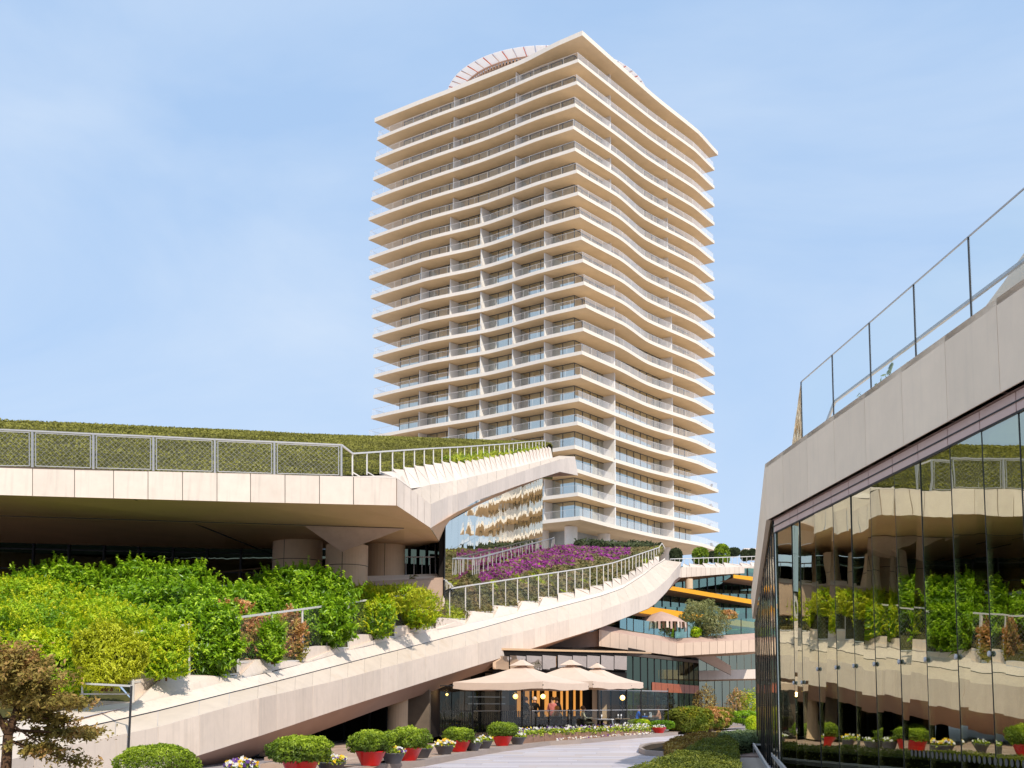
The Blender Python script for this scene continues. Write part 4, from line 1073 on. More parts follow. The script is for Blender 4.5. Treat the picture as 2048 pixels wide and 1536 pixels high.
# outline bulges a little, as the photo's edge does
sd = (R1-R0); sd.z = 0; sd.normalize(); so_ = Vector((sd.y, -sd.x, 0))
for i in range(5):
    panel('fascia_panel', pl[i][0], pl[i+1][0], pl[i+1][1], pl[i][1], FASC, gp, so_*.1, .006)
b = MB()
b.bar(pl[0][1]+so_*.2, pl[5][1]+so_*.2, .10, .16); b.build('recess_shade_bar', DARKM, gp)  # shade of the groove below the descending fascia, drawn as a dark bar
b = MB(); b.bar(pl[0][1]+so_*.42-Vector((0, 0, .1)), pl[5][1]+so_*.35-Vector((0, 0, .05)), .10, .14); b.build('head_rail', FASC, gp)
b = MB(); b.slab(pl[0][0], pl[5][0], pl[5][0]+so_*6, pl[0][0]+so_*6+Vector((0, 0, 0)), Vector((0, 0, -.08))); b.build('roof_deck', FASC, gp)
nR_ = 11
for i in range(nR_):
    p, q = lerp(R0, R1, i/nR_), lerp(R0, R1, (i+1)/nR_); a, b_ = lerp(A_b, F1b, i/nR_).z-.1, lerp(A_b, F1b, (i+1)/nR_).z-.1
    tt0 = so_*rr.uniform(-.012, .012)
    MB().slab(V(p.x, p.y, .02)+tt0, V(q.x, q.y, .02)-tt0, V(q.x, q.y, b_), V(p.x, p.y, a), so_*.03).build('glass_pane', RIPG, gp)
    MB().bar((q.x, q.y, 0), (q.x, q.y, b_), .03, .05).build('mullion', DARKM, gp)
MB().bar((R0.x, R0.y, 0), (R0.x, R0.y, ZG), .03, .03).build('corner_mullion', DARKM, gp)
# far side closing wall
MB().slab(V(R1.x, R1.y, 0), V(16, 44, 0), V(16, 44, 4.4), V(R1.x, R1.y, 4.2), Vector((0, .1, 0))).build('rear_wall', FASC, gp)
MB().slab(V(5.06, 26.6, 0), V(15.4, 26.6, 0), V(15.4, 26.6, ZG+.2), V(5.06, 26.6, ZG+.2), V(0, .1, 0)).build('interior_side_wall', MATS['interior_wall'], gp)
# inside: floor, back wall, columns, coloured screens
INTW = mat('interior_plaster', (.42, .42, .33), .8, var=.2, scale=.5)
FLOORI = mat('interior_floor', (.20, .17, .13), .35, var=.15, scale=2)
MB().slab(fp(ms[0], .01, .22), fp(ms[-1], .01, .22), V(16, 3, .01), V(16, 40, .01), Vector((0, 0, -.03))).build('interior_floor', FLOORI, gp)
MB().slab(V(15.5, 2, 0), V(15.5, 42, 0), V(15.5, 42, 6), V(15.5, 2, 6), Vector((.1, 0, 0))).build('interior_wall', INTW, gp)
MB().slab(fp(26, ZG+.1, .5), fp(3, ZG+.1, .5), V(15.5, 3, ZG+.1), V(15.5, 40, ZG+.1), Vector((0, 0, .05))).build('interior_ceiling', INTW, gp)
for (u, off_, w, m) in ((1925, .9, .16, 'o'), (1900, 1.1, .12, 'w'), (1945, 3.2, .7, 'y'), (1870, 4.5, .6, 'w'), (2000, 3.0, .5, 'd')):
    Y = yf(u)+.2; m_ = {'o': mat('orange_post', (.75, .33, .1), .5), 'w': WHITEC, 'y': mat('yellow_screen', (.62, .52, .06), .5, emit=(.8, .6, .05), estr=.10), 'd': BARK}[m]  # weak glow puts light into the yellow screen's colour
    c = fp(Y, 0, off_); MB().box((c.x, c.y, 2.2), (w, w, 4.4), .1).build('interior_post', m_, gp)
b = MB()
b.bar(fp(25, 3.4, 1.2), fp(14, 5.3, 1.2), .22, .25)
for k in range(12):
    t = k/12; q = lerp(fp(25, 3.4, 1.2), fp(14, 5.3, 1.2), t); b.bar(q, q+Vector((.3, -.3, .9 if k % 2 else .7)), .05)
b.build('interior_truss', METAL, gp)
# glass balustrade on top
bl = empty('roof_balustrade', fp(yf(1611), ZT), 'clear glass balustrade with slim posts along the beige fascia of the glass pavilion', 'balustrade')
bu = [1611, 1676, 1754, 1848, 1965]; bY = [yf(u) for u in bu]
while bY[-1] > 3: bY.append(bY[-1]-1.95)
ZBL = P(1611, 764, bY[0]).z
for i in range(len(bY)-1):
    MB().slab(fp(bY[i]-.02, ZT+.02, .03), fp(bY[i+1]+.02, ZT+.02, .03), fp(bY[i+1]+.02, ZBL, .03), fp(bY[i]-.02, ZBL, .03), Vector((.012, 0, 0))).build('glass_panel', TRANSR, bl)
for Y in bY: MB().bar(fp(Y, ZT-.05, .035), fp(Y, ZBL, .035), .022, .03).build('post', DARKM, bl)
MB().bar(fp(bY[0], ZBL, .035), fp(bY[-1], ZBL, .035), .02).build('top_rail', METAL, bl)
hr = MB(); zh = P(2048, 460, yf(2048)).z-.1
hr.bar(fp(bY[0]-.7, ZT+.62, .5), fp(bY[-1], ZT+.62, .5), .05); hr.bar(fp(bY[0]-.7, ZT+.62, .5), fp(bY[0]-.35, ZT-.1, .3), .05); hr.build('handrail', METAL, bl)
c0 = fp(bY[0], ZT, .03); c1 = P(1584, 893, bY[0]+2.9)
MB().slab(c0, c1, c1+Vector((0, 0, .05)), V(c0.x, c0.y, ZBL), so_*.012).build('glass_panel', RIPG, bl)
pw = MB(); pw.add([fp(19.2, ZT, .8), fp(16.6, ZT+.75, .8), fp(13.2, ZT+1.9, .8), fp(3, ZT+2.0, .8), fp(3, ZT, .8), fp(3, ZT, 1.1), fp(3, ZT+2.0, 1.1), fp(13.2, ZT+1.9, 1.1), fp(16.6, ZT+.75, 1.1), fp(19.2, ZT, 1.1)],
   [(0, 1, 2, 3, 4), (5, 6, 7, 8, 9), (0, 9, 8, 1), (1, 8, 7, 2), (2, 7, 6, 3), (3, 6, 5, 4)])
o = pw.build('roof_parapet', FASC, gp)
# plant on the roof behind the glass
e = empty('roof_plant', fp(20.3, ZT, .6), 'spiky pale plant behind the roof glass of the glass pavilion', 'plant')
pts = []; 
for k in range(26):
    Y = random.uniform(18.6, 21.6); q = fp(Y, ZT, .5+random.uniform(-.1, .3)); hgt_ = random.uniform(.15, .55)*(1.2-abs(Y-20.6)/2)
    for j in range(26): pts.append((q.x+random.uniform(-.07, .07), q.y+random.uniform(-.1, .1), q.z+hgt_*random.random()))
leaves('foliage', pts, np.tile([0, 0, .3], (len(pts), 1)), .15, .3, SILVER, parent=e, droop=-.3)

# ================================================================== middle mall building with terrace
FASM = mat('peach_stone', (.66, .49, .37), .6, var=.05, scale=1.5, bump=.1, spec=.2, rnd=.05, streak=.15)
mm = empty('mall_building', P(1350, 1320, 78), 'mall block with a peach stone band and terrace above dark glass shopfronts', 'building')
MT = [(1198, 1259.5, 69.9), (1202, 1260, 70), (1353, 1286.4, 78), (1513, 1278.5, 82), (1560, 1276, 84)]; MBt = [1292.3, 1292.6, 1312, 1303, 1301]
MTO = [1249, 1249.5, 1277, 1266, 1264]
mt = [P(*q) for q in MT]; mb_ = [P(q[0], v, q[2]) for q, v in zip(MT, MBt)]; mo = [P(q[0], v, q[2]+1.2) for q, v in zip(MT, MTO)]
for i in range(4):
    n = [1, 9, 10, 2][i]
    A, B = subdiv(mt, i, n), subdiv(mb_, i, n)
    for j in range(n): panel('band_panel', A[j], A[j+1], B[j+1], B[j], FASM, mm, Vector((0, .15, 0)), .012)
loft([mt, mo], 'terrace_upstand', SOFFP, mm)
loft([mo, [p+Vector((0, 22, 0)) for p in mo]], 'terrace_floor', TERR, mm)
loft([mb_, [p+Vector((-1, 10, .1)) for p in mb_]], 'band_soffit', SOFF, mm)
# terrace balustrade
tb = empty('terrace_balustrade', mo[2], 'green tinted glass balustrade round the mall terrace with the olive tree', 'balustrade')
bt_ = [P(u, v, Y) for (u, v, Y) in ((1240, 1233, 72.5), (1267, 1238, 74), (1308, 1244, 76.5), (1349, 1246, 79), (1400, 1242, 80.3), (1452, 1239, 82), (1512, 1236, 83.4), (1560, 1234, 85))]
bb_ = [P(u, v, Y) for (u, v, Y) in ((1240, 1256, 72.5), (1267, 1262, 74), (1308, 1269, 76.5), (1349, 1277, 79), (1400, 1273, 80.3), (1452, 1269, 82), (1512, 1266, 83.4), (1560, 1263, 85))]
TG2 = glassmat('green_balustrade', (.7, .9, .8), (.55, .72, .64), .1)
for i in range(7):
    for j in range(2):
        a, b_ = lerp(bt_[i], bt_[i+1], j/2), lerp(bt_[i], bt_[i+1], (j+1)/2); d, c = lerp(bb_[i], bb_[i+1], j/2), lerp(bb_[i], bb_[i+1], (j+1)/2)
        MB().slab(a, b_, c, d, Vector((0, .03, 0))).build('glass_panel', TG2, tb); MB().bar(b_, c, .05).build('post', DARKM, tb)
# ground floor shopfront
sf = empty('dark_shopfront', P(1320, 1430, 72), 'dark glass shopfront with an orange sign band behind the restaurant terrace', 'shopfront')
S0, S1 = P(1251, 1400, 66), P(1398, 1400, 88)
SH0, SH1 = P(1251, 1305, 66).z, P(1398, 1330, 88).z
zS0, zS1 = P(1251, 1311, 66).z, P(1398, 1327, 88).z
def sp(t, z, d=0): q = lerp(S0, S1, t); return V(q.x-.1*d, q.y-d, z)
n = 12
for i in range(n):
    a, b_ = i/n, (i+1)/n
    MB().slab(sp(a, 0), sp(b_, 0), sp(b_, zS0+(zS1-zS0)*b_), sp(a, zS0+(zS1-zS0)*a), Vector((0, .05, 0))).build('glass_pane', MIRD, sf)
    MB().bar(sp(b_, 0, .05), sp(b_, zS0+(zS1-zS0)*b_, .05), .05).build('mullion', DARKM, sf)
MB().slab(sp(.30, 2.35, .15), sp(1, 2.35, .15), sp(1, 2.95, .15), sp(.30, 2.95, .15), Vector((0, .1, 0))).build('sign_band', mat('orange_band', (.42, .10, .03), .5, var=.2, scale=2), sf)
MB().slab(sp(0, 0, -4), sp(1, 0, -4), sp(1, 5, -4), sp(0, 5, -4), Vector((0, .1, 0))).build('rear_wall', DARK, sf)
MB().slab(sp(0, zS0, .6), sp(1, zS1, .6), sp(1, zS1, -8), sp(0, zS0, -8), Vector((0, 0, .2))).build('canopy_slab', SOFF2, sf)
# pale beams and reflective wall farther back
far = empty('far_mall_wing', P(1455, 1420, 100), 'far mall wing of mirrored glass with pale slanting stone beams beside the dark shopfront', 'building')
FARG = glassmat('far_mirrored_glass', (.62, .58, .42), (.3, .32, .22), .5, bump=.02, bscale=1.2, stretch=(2, 2, .4))
W0, W1 = P(1398, 1400, 92), P(1560, 1400, 100)
for i in range(11):
    a, b_ = lerp(W0, W1, i/11), lerp(W0, W1, (i+1)/11); j = rr.uniform(-.03, .03)
    MB().slab(V(a.x+.02, a.y+j, 0), V(b_.x-.02, b_.y-j, 0), V(b_.x-.02, b_.y, 6.2), V(a.x+.02, a.y, 6.2), Vector((0, .05, 0))).build('glass_pane', FARG, far)
MB().slab(V(W0.x, W0.y+5, 0), V(W1.x, W1.y+5, 0), V(W1.x, W1.y+5, 6.2), V(W0.x, W0.y+5, 6.2), Vector((0, .1, 0))).build('rear_wall', BRWALL, far)
MB().slab(P(1398, 1342, 91), P(1560, 1337, 96), P(1560, 1356, 96), P(1398, 1360, 91), Vector((0, 1.5, 0))).build('stone_beam', STONE, far)
MB().slab(P(1385, 1311, 88), P(1428, 1311, 89), P(1462, 1332, 90), P(1462, 1350, 90), Vector((.2, 1.5, 0))).build('stone_beam', FASM, far)
MB().slab(P(1398, 1360, 91.1), P(1560, 1356, 96.1), P(1560, 1358.5, 97), P(1398, 1363, 92), Vector((0, 1.0, 0))).build('beam_soffit', SOFF, far)
# yellow building
yb = empty('yellow_banded_building', P(1420, 1200, 108), 'building with bright yellow slab edges and dark glass storeys beyond the olive tree', 'building')
def band(pt, pb, Y0, Y1, name, m, sof=None):
    a = P(pt[0], pt[1], Y0); b_ = P(pt[2], pt[3], Y1); d = P(pb[0], pb[1], Y0); c = P(pb[2], pb[3], Y1)
    MB().slab(a, b_, c, d, Vector((0, .4, 0))).build(name, m, yb)
    if sof:
        e_, f_ = P(sof[0], sof[1], Y0+5), P(sof[2], sof[3], Y1+5)
        MB().add([d, c, f_, e_], [(0, 1, 2, 3)]).build('slab_soffit', SOFF, yb)
        MB().add([a, b_, b_+V(0, 9, 0), a+V(0, 9, 0)], [(0, 1, 2, 3)]).build('slab_floor', SOFF2, yb)
band((1300, 1165, 1560, 1208.5), (1300, 1173, 1560, 1218), 104, 110, 'yellow_slab_edge', YEL, (1300, 1186, 1560, 1229))
band((1467, 1149, 1560, 1159.5), (1467, 1156, 1560, 1169), 106, 110, 'yellow_slab_edge', YEL, (1440, 1163, 1560, 1180))
band((1250, 1206, 1560, 1252), (1250, 1222, 1560, 1263), 96, 104, 'yellow_slab_edge', YEL, (1250, 1229, 1560, 1268))
for (Y, z0, z1, u0, u1) in ((109, 9.5, 12.2, 1290, 1560), (113, 12.6, 15.2, 1300, 1560), (106, 4, 10.6, 1190, 1560)):
    n = 16; a = P(u0, 1200, Y); b_ = P(u1, 1200, Y+3)
    for i in range(n):
        p, q = lerp(a, b_, i/n), lerp(a, b_, (i+1)/n)
        MB().slab(V(p.x+.03, p.y, z0), V(q.x-.03, q.y, z0), V(q.x-.03, q.y, z1), V(p.x+.03, p.y, z1), Vector((0, .05, 0))).build('glass_pane', TEALG, yb)
        MB().box((q.x, q.y-.05, (z0+z1)/2), (.08, .12, z1-z0)).build('mullion', DARKM, yb)
        if i % 3 != 1:
            MB().slab(V(p.x+.1, p.y+.5, z0), V(p.x+(q.x-p.x)*.5, q.y+.5, z0), V(p.x+(q.x-p.x)*.5, q.y+.5, z1), V(p.x+.1, p.y+.5, z1), Vector((0, .04, 0))).build('curtain', CURT, yb)
    MB().slab(V(a.x, a.y+3, z0), V(b_.x, b_.y+3, z0), V(b_.x, b_.y+3, z1), V(a.x, a.y+3, z1), Vector((0, .1, 0))).build('rear_wall', DARK, yb)
c = P(1378, 1170, 107); c = P(1378, 1170, 111); MB().lathe((c.x, c.y, P(1378, 1178, 111).z), [(.38, 0), (.38, .98)], 20).build('column', COLM, yb)
# upper far terrace in stone with steps
ft = empty('far_stone_terrace', P(1430, 1140, 116), 'far pale stone roof edge with stepped planters and topiary behind', 'building')
T1 = [(1352, 1152, 108), (1363, 1134, 110), (1440, 1135, 113), (1507, 1133, 116), (1570, 1131, 119)]; T1b = [1158, 1155, 1149, 1145.5, 1142]
ta = [P(*q) for q in T1]; tbm = [P(q[0], v, q[2]) for q, v in zip(T1, T1b)]
for i in range(4):
    n = [1, 8, 7, 6][i]; A, B = subdiv(ta, i, n), subdiv(tbm, i, n)
    for j in range(n): panel('fascia_panel', A[j], A[j+1], B[j+1], B[j], STONE, ft, Vector((0, .3, 0)), .01)
loft([tbm, [p+Vector((0, 8, -.2)) for p in tbm]], 'terrace_soffit', SOFF, ft)
ub = [P(u, v, Y) for (u, v, Y) in ((1366, 1131, 113), (1378, 1131, 114), (1405, 1130, 115.5), (1430, 1129, 117), (1447, 1129, 118), (1479, 1129, 120), (1500, 1128, 121), (1530, 1128, 123), (1560, 1128, 125))]
tooth_strip(ub, ta[1:], lambda k: .22, ft, STONE, 1.2)
loft([ub, [p+Vector((2, 35, .3)) for p in ub]], 'planted_deck', GSOIL, ft)
r7 = empty('far_terrace_railing', ub[0], 'fine pale railing along the far stone roof edge below the topiaries', 'railing')
po = []; to = []
for i in range(22):
    u = 1340+i*9.6; po.append(P(u, 1131-i*.12, 112.6+i*.62)); to.append(P(u, 1118-i*.3, 112.6+i*.62))
railing(r7, po, to, .07, .08, pm=METALW, foot=False)
for (u0, u1, v0, v1, Y, lab) in ((1340, 1363, 1097, 1128, 134, 'dark clipped topiary dome nearest the rail tip'), (1386, 1416, 1095, 1130, 134, 'bright green clipped topiary dome in the middle of the tower foot'),
                         (1430, 1459, 1089, 1128, 137, 'tallest bright clipped topiary dome at the right tip of the tower'), (1482, 1499, 1100, 1121, 150, 'small dark clipped tree near the beige fascia edge'),
                         (1456, 1480, 1096, 1112, 165, 'olive brown rounded tree far behind the roof edge'), (1416, 1434, 1103, 1124, 150, 'low dark leafy shrub between two topiary domes'), (1498, 1512, 1098, 1118, 150, 'dusky rounded tree cut by the beige fascia edge')):
    bright = 'bright' in lab
    shrub('topiary_tree' if 'topiary' in lab else 'far_tree', lab, u0, u1, v0, v1, Y, BUSH if bright else DKSH, 2600, .34, 'tree', 'clipped trees by the tower foot', lump=.07, fill=.3, flat=.35)
# a small far block on the horizon edge
fb = empty('far_roof_block', P(1500, 1110, 170), 'tiny beige rooftop block on the skyline beside the glass pavilion', 'building')
q = P(1504, 1112, 170); MB().box((q.x, q.y, q.z+.1), (2.2, 3, 1.2)).build('roof_block', COLM, fb)
MB().box((q.x-.2, q.y-.1, q.z+.82), (2.6, 3.4, .2)).build('roof_slab', STONE, fb)
# olive tree on the terrace
ol = empty('olive_tree', P(1405, 1268, 81), 'pale olive tree on the mall terrace before the yellow slab', 'tree')
c = P(1400, 1234, 81); pts, nr = crown_pts(6500, c, (1.35, 1.3, 1.25), .5, .3, 4)
leaves('crown', pts, nr, .17, .28, mat and leafmat('olive_leaf', [(.05, .07, .02), (.18, .2, .06), (.38, .38, .14), (.52, .48, .24)]), parent=ol, tint=.2+.7*vnoise(pts, 2.4, 2)*rng.uniform(.5, 1.2, len(pts)))
c = P(1425, 1250, 80.5); pts, nr = crown_pts(3000, c, (1.1, 1.0, .8), .6, .3, 8)
leaves('crown', pts, nr, .16, .28, MATS['olive_leaf'] if 'olive_leaf' in MATS else SILVER, parent=ol)
g0 = P(1402, 1272, 81); tubes([(g0, P(1401, 1252, 81), .12, .08), (P(1401, 1252, 81), P(1392, 1232, 81), .07, .03), (P(1401, 1252, 81), P(1412, 1236, 81.3), .07, .03)], 'trunk', BARK, ol)
aw = empty('thatched_parasol', P(1330, 1262, 79.5), 'brown fringed parasol on the mall terrace left of the olive tree', 'parasol')
c = P(1322, 1224, 78.6)
b = MB(); b.lathe((c.x, c.y, c.z-.75), [(1.75, 0), (1.2, .35), (.6, .6), (.05, .78)], 16, cap=False); b.build('canopy', SOFFP, aw)
for k in range(40):
    t = 2*math.pi*k/40; MB().bar((c.x+1.75*math.cos(t), c.y+1.75*math.sin(t), c.z-.75), (c.x+1.78*math.cos(t), c.y+1.78*math.sin(t), c.z-.75-random.uniform(.35, .6)), .16, .02).build('fringe_strip', [BARK, CANV, SOFFP][k % 3], aw)
MB().bar((c.x, c.y, c.z), (c.x, c.y, P(1322, 1262, 78.6).z), .09).build('pole', DARKM, aw)
for (u0, u1, lab, m) in ((1294, 1324, 'blue and yellow painted screen on the mall terrace corner', mat('painted_blue', (.16, .30, .34), .5, var=.8, scale=1.2)), (1352, 1385, 'pale blue painted screen left of the olive tree', mat('painted_pale', (.28, .42, .42), .5, var=.7, scale=1.5)), (1325, 1350, 'dark wooden screen between two painted screens', BARK)):
    e = empty('painted_screen', P(u0, 1265, 81), lab, 'screen')
    a, b_ = P(u0, 1245, 80.4), P(u1, 1248, 80.8); z0 = P(u0, 1268, 80.4).z-.3
    n = 3
    for i in range(n):
        p, q = lerp(a, b_, i/n), lerp(a, b_, (i+1)/n); MB().slab(V(p.x+.02, p.y, z0), V(q.x-.02, q.y, z0), V(q.x-.02, q.y, q.z), V(p.x+.02, p.y, p.z), V(0, .05, 0)).build('screen_panel', m, e)
YEFL = shrub('terrace_plant', 'low green and yellow plant under the olive tree behind glass', 1378, 1402, 1255, 1274, 80, YGREEN, 700, .18, 'plant')
shrub('terrace_plant', 'low bright green plant right of the olive tree behind glass', 1440, 1500, 1258, 1270, 84, LAUREL, 900, .2, 'plant')
shrub('terrace_plant', 'reddish potted plant on the upper yellow banded terrace', 1437, 1472, 1220, 1243, 98, PHOT, 900, .22, 'plant')

# ================================================================== restaurant
rs = empty('restaurant_building', P(1050, 1460, 58), 'dark restaurant interior with amber panels behind the parasols', 'building')
ZF = .15
XA, XB = P(858, 1400, 52), P(1262, 1400, 66)
BW0, BW1 = V(XA.x, 58, 0), V(XB.x, 70, 0)
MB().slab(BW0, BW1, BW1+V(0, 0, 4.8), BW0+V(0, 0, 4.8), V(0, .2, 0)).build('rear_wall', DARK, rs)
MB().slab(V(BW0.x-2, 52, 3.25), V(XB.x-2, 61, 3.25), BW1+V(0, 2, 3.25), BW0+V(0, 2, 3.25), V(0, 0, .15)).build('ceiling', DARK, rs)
pr = random.Random(12)
t = .36
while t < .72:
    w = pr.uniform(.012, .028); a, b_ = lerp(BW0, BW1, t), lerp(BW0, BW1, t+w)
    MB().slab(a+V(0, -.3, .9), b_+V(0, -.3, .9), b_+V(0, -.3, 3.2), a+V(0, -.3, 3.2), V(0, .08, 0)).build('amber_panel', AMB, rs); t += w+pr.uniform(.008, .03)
for t in (.08, .2, .27, .78, .84, .9):
    a, b_ = lerp(BW0, BW1, t), lerp(BW0, BW1, t+.05)
    MB().slab(a+V(0, -.3, .3), b_+V(0, -.3, .3), b_+V(0, -.3, 3.2), a+V(0, -.3, 3.2), V(0, .08, 0)).build('drape', COLM if t > .7 else BRWALL, rs)
# shelf lines with bottles
b = MB()
for (t0, t1, z) in ((.12, .30, 1.6), (.12, .30, 1.95), (.12, .30, 2.3)): b.bar(lerp(BW0, BW1, t0)+V(0, -.5, z), lerp(BW0, BW1, t1)+V(0, -.5, z), .05)
b.build('shelf', METAL, rs)
# mirrored band over the canopies
M0, M1 = P(985, 1330, 55), P(1254, 1330, 64.5)
n = 9
def mz(v, t): q = lerp(M0, M1, t); return P(projuv(q)[0], v, q.y)
WAVEM = glassmat('wavy_mirror_band', (.85, .72, .58), (.1, .1, .1), .85, bump=.05, bscale=.8, stretch=(1, 1, 1.6))
for i in range(n):
    a, b_ = i/n, (i+1)/n; j = pr.uniform(-.04, .04)
    MB().slab(mz(1311+j*10, a)+V(.02, j-.22, 0), mz(1313, b_)+V(-.02, -j-.22, 0), mz(1340, b_)+V(-.02, -j, 0), mz(1338, a)+V(.02, j, 0), V(0, .05, 0)).build('mirror_pane', WAVEM, rs)
MB().slab(mz(1297, 0), mz(1305, 1), mz(1342, 1)+V(0, .3, 0), mz(1342, 0)+V(0, .3, 0), V(0, .3, 0)).build('canopy_beam', DARK, rs)
MB().slab(mz(1300, 0)+V(0, -.1, 0), mz(1306, 1)+V(0, -.1, 0), mz(1306, 1)+V(2, 8, .3), mz(1300, 0)+V(0, 9, .3), V(0, 0, .1)).build('canopy_roof', SOFF, rs)
MB().slab(P(1180, 1306, 63.5), P(1250.5, 1305, 65), P(1250.5, 1317, 65), P(1195, 1312, 63.5), V(0, .6, 0)).build('canopy_edge', STONE, rs)
MB().slab(mz(1341, 0)+V(0, .3, 0), mz(1344, 1)+V(0, .3, 0), V(mz(1344, 1).x, mz(1344, 1).y+.3, 3.0), V(mz(1344, 0).x, mz(1344, 0).y+.3, 3.0), V(0, .1, 0)).build('dark_fascia', DARK, rs)
# rear column and wall beneath the beam
MB().lathe((P(796, 1400, 48).x, 48, 0), [(.42, 0), (.42, 1.95)], 24).build('column', COLM, rs)
MB().slab(P(815, 1477, 49), P(859, 1477, 49), P(859, 1378, 49), P(815, 1394, 49), V(0, .5, 0)).build('side_wall', BRWALL, rs)
MB().slab(V(P(500, 1400, 50).x, 50, 0), V(P(815, 1400, 50).x, 51, 0), V(P(815, 1400, 50).x, 51, 4.8), V(P(500, 1400, 50).x, 50, 4.8), V(0, .2, 0)).build('rear_wall', DARK, rs)
b = MB()
for u in (640, 690, 740, 775): q = P(u, 1400, 49.8); b.box((q.x, q.y, 2), (.1, .1, 4))
b.build('mullion', DARKM, rs)
MB().slab(V(P(855, 1400, 49.5).x, 49.5, 0), V(BW0.x+.4, 58, 0), V(BW0.x+.4, 58, 3.3), V(P(855, 1400, 49.5).x, 49.5, 2.2), V(-.2, 0, 0)).build('side_wall', DARK, rs)
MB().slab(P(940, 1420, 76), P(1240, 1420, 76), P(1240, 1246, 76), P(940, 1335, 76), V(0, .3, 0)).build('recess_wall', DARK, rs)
MB().slab(P(1085, 1300, 70.5), P(1201, 1293, 70.2), P(1201, 1259, 70.2), P(1085, 1290, 70.5), V(0, .3, 0)).build('shaded_end_wall', SOFFP, rs)  # brown colour carries the shade of the band's turned end face
# glass screens of the terrace
gs = empty('terrace_windscreen', P(1050, 1462, 47), 'dark framed glass windscreen round the restaurant terrace', 'screen')
SCP = [(880, 48.0), (946, 48.5), (1002, 49), (1063, 50.2), (1098, 51.4), (1136, 52.4), (1166, 53.4), (1197, 54.4), (1222, 55.6), (1253, 57), (1282, 58), (1336, 60)]
for i in range(len(SCP)-1):
    a, b_ = P(SCP[i][0], 1400, SCP[i][1]), P(SCP[i+1][0], 1400, SCP[i+1][1]); h = 2.2 if i < 3 else (1.15 if i < 7 else 2.1)
    MB().slab(V(a.x, a.y, ZF+.1), V(b_.x, b_.y, ZF+.1), V(b_.x, b_.y, ZF+h), V(a.x, a.y, ZF+h), V(0, .02, 0)).build('glass_panel', DGLASS, gs)
    MB().bar((b_.x, b_.y, ZF), (b_.x, b_.y, ZF+(2.25 if i in (0, 1, 2, 6, 8, 9, 10) else 1.2)), .08 if i in (6, 7, 8, 9) else .05).build('post', DARKM, gs)
    b = MB(); b.bar((a.x, a.y, ZF+h), (b_.x, b_.y, ZF+h), .04); b.bar((a.x, a.y, ZF+.1), (b_.x, b_.y, ZF+.1), .05)
    if i < 2 or i > 6: b.bar((a.x, a.y, ZF+1.15), (b_.x, b_.y, ZF+1.15), .035)
    b.build('rail', METAL if i > 0 else DARKM, gs)
for (u0, u1) in ((880, 946), (946, 1002), (1002, 1060)):                # black slatted skirt behind the glass
    a, b_ = P(u0, 1400, 49.0), P(u1, 1400, 50.4); n = 14
    for i in range(n):
        q = lerp(a, b_, (i+.5)/n); MB().box((q.x, q.y+.1, ZF+.62), ((b_.x-a.x)/n*.7, .05, 1.05)).build('slat', DARKM, gs)
# parasols
def umbrella(u, Y, s, lab, ztop=3.18, zb=2.45, drop=.27):
    c = P(u, 1400, Y); c.z = 0
    e = empty('restaurant_parasol', (c.x, c.y, ZF), lab, 'parasol', 'parasols over the restaurant terrace')
    a1 = Vector((-.89, .45, 0))*s/2; a2 = Vector((.45, .89, 0))*s/2
    C4 = [c-a1-a2, c+a1-a2, c+a1+a2, c-a1+a2]
    for i in range(4):
        p, q = C4[i], C4[(i+1) % 4]; rows = []
        n = 8
        for k in range(6):
            t = k/5; row = []
            for j in range(n+1):
                m = lerp(p, q, j/n); w = lerp(m, c, t); sag = -.10*math.sin(math.pi*t)-.05*math.sin(math.pi*j/n)*(1-t)
                w.z = zb+(ztop-zb)*t+sag; row.append(w)
            rows.append(row)
        loft(rows, 'canopy_panel', CANV, e)
        r0 = rows[0]; r1 = [w+Vector((0, 0, -drop+.02*math.sin(j*1.7+i)))+((w-c)*Vector((1, 1, 0)))*.0 for j, w in enumerate(r0)]
        loft([r0, r1], 'valance', CANV, e)
        b = MB(); b.bar((p.x, p.y, zb-.14), (c.x, c.y, ztop-.3), .04, .04); b.build('rib', DARKM, e)
    b = MB(); q4 = [c+(x-c)*.19 for x in C4]; top = V(c.x, c.y, ztop+.22)
    vs = [V(x.x, x.y, ztop-.05) for x in q4]+[top]; b.add(vs, [(0, 1, 4), (1, 2, 4), (2, 3, 4), (3, 0, 4)]); b.build('vent_cap', CANV, e)
    b = MB(); b.bar((c.x, c.y, ZF), (c.x, c.y, ztop+.22), .06); b.build('pole', DARKM, e)
    b = MB(); b.box((c.x, c.y, ZF+.05), (.7, .7, .1), .47); b.build('base', DARKM, e)
umbrella(1044, 46.7, 4.05, 'largest beige parasol half under the stone beam, leftmost of the three')
umbrella(1142, 51.2, 4.1, 'middle cream parasol over the restaurant terrace', 3.35, 2.55)
umbrella(1195, 56.8, 3.45, 'rightmost cream parasol over the restaurant terrace', 3.4, 2.65)
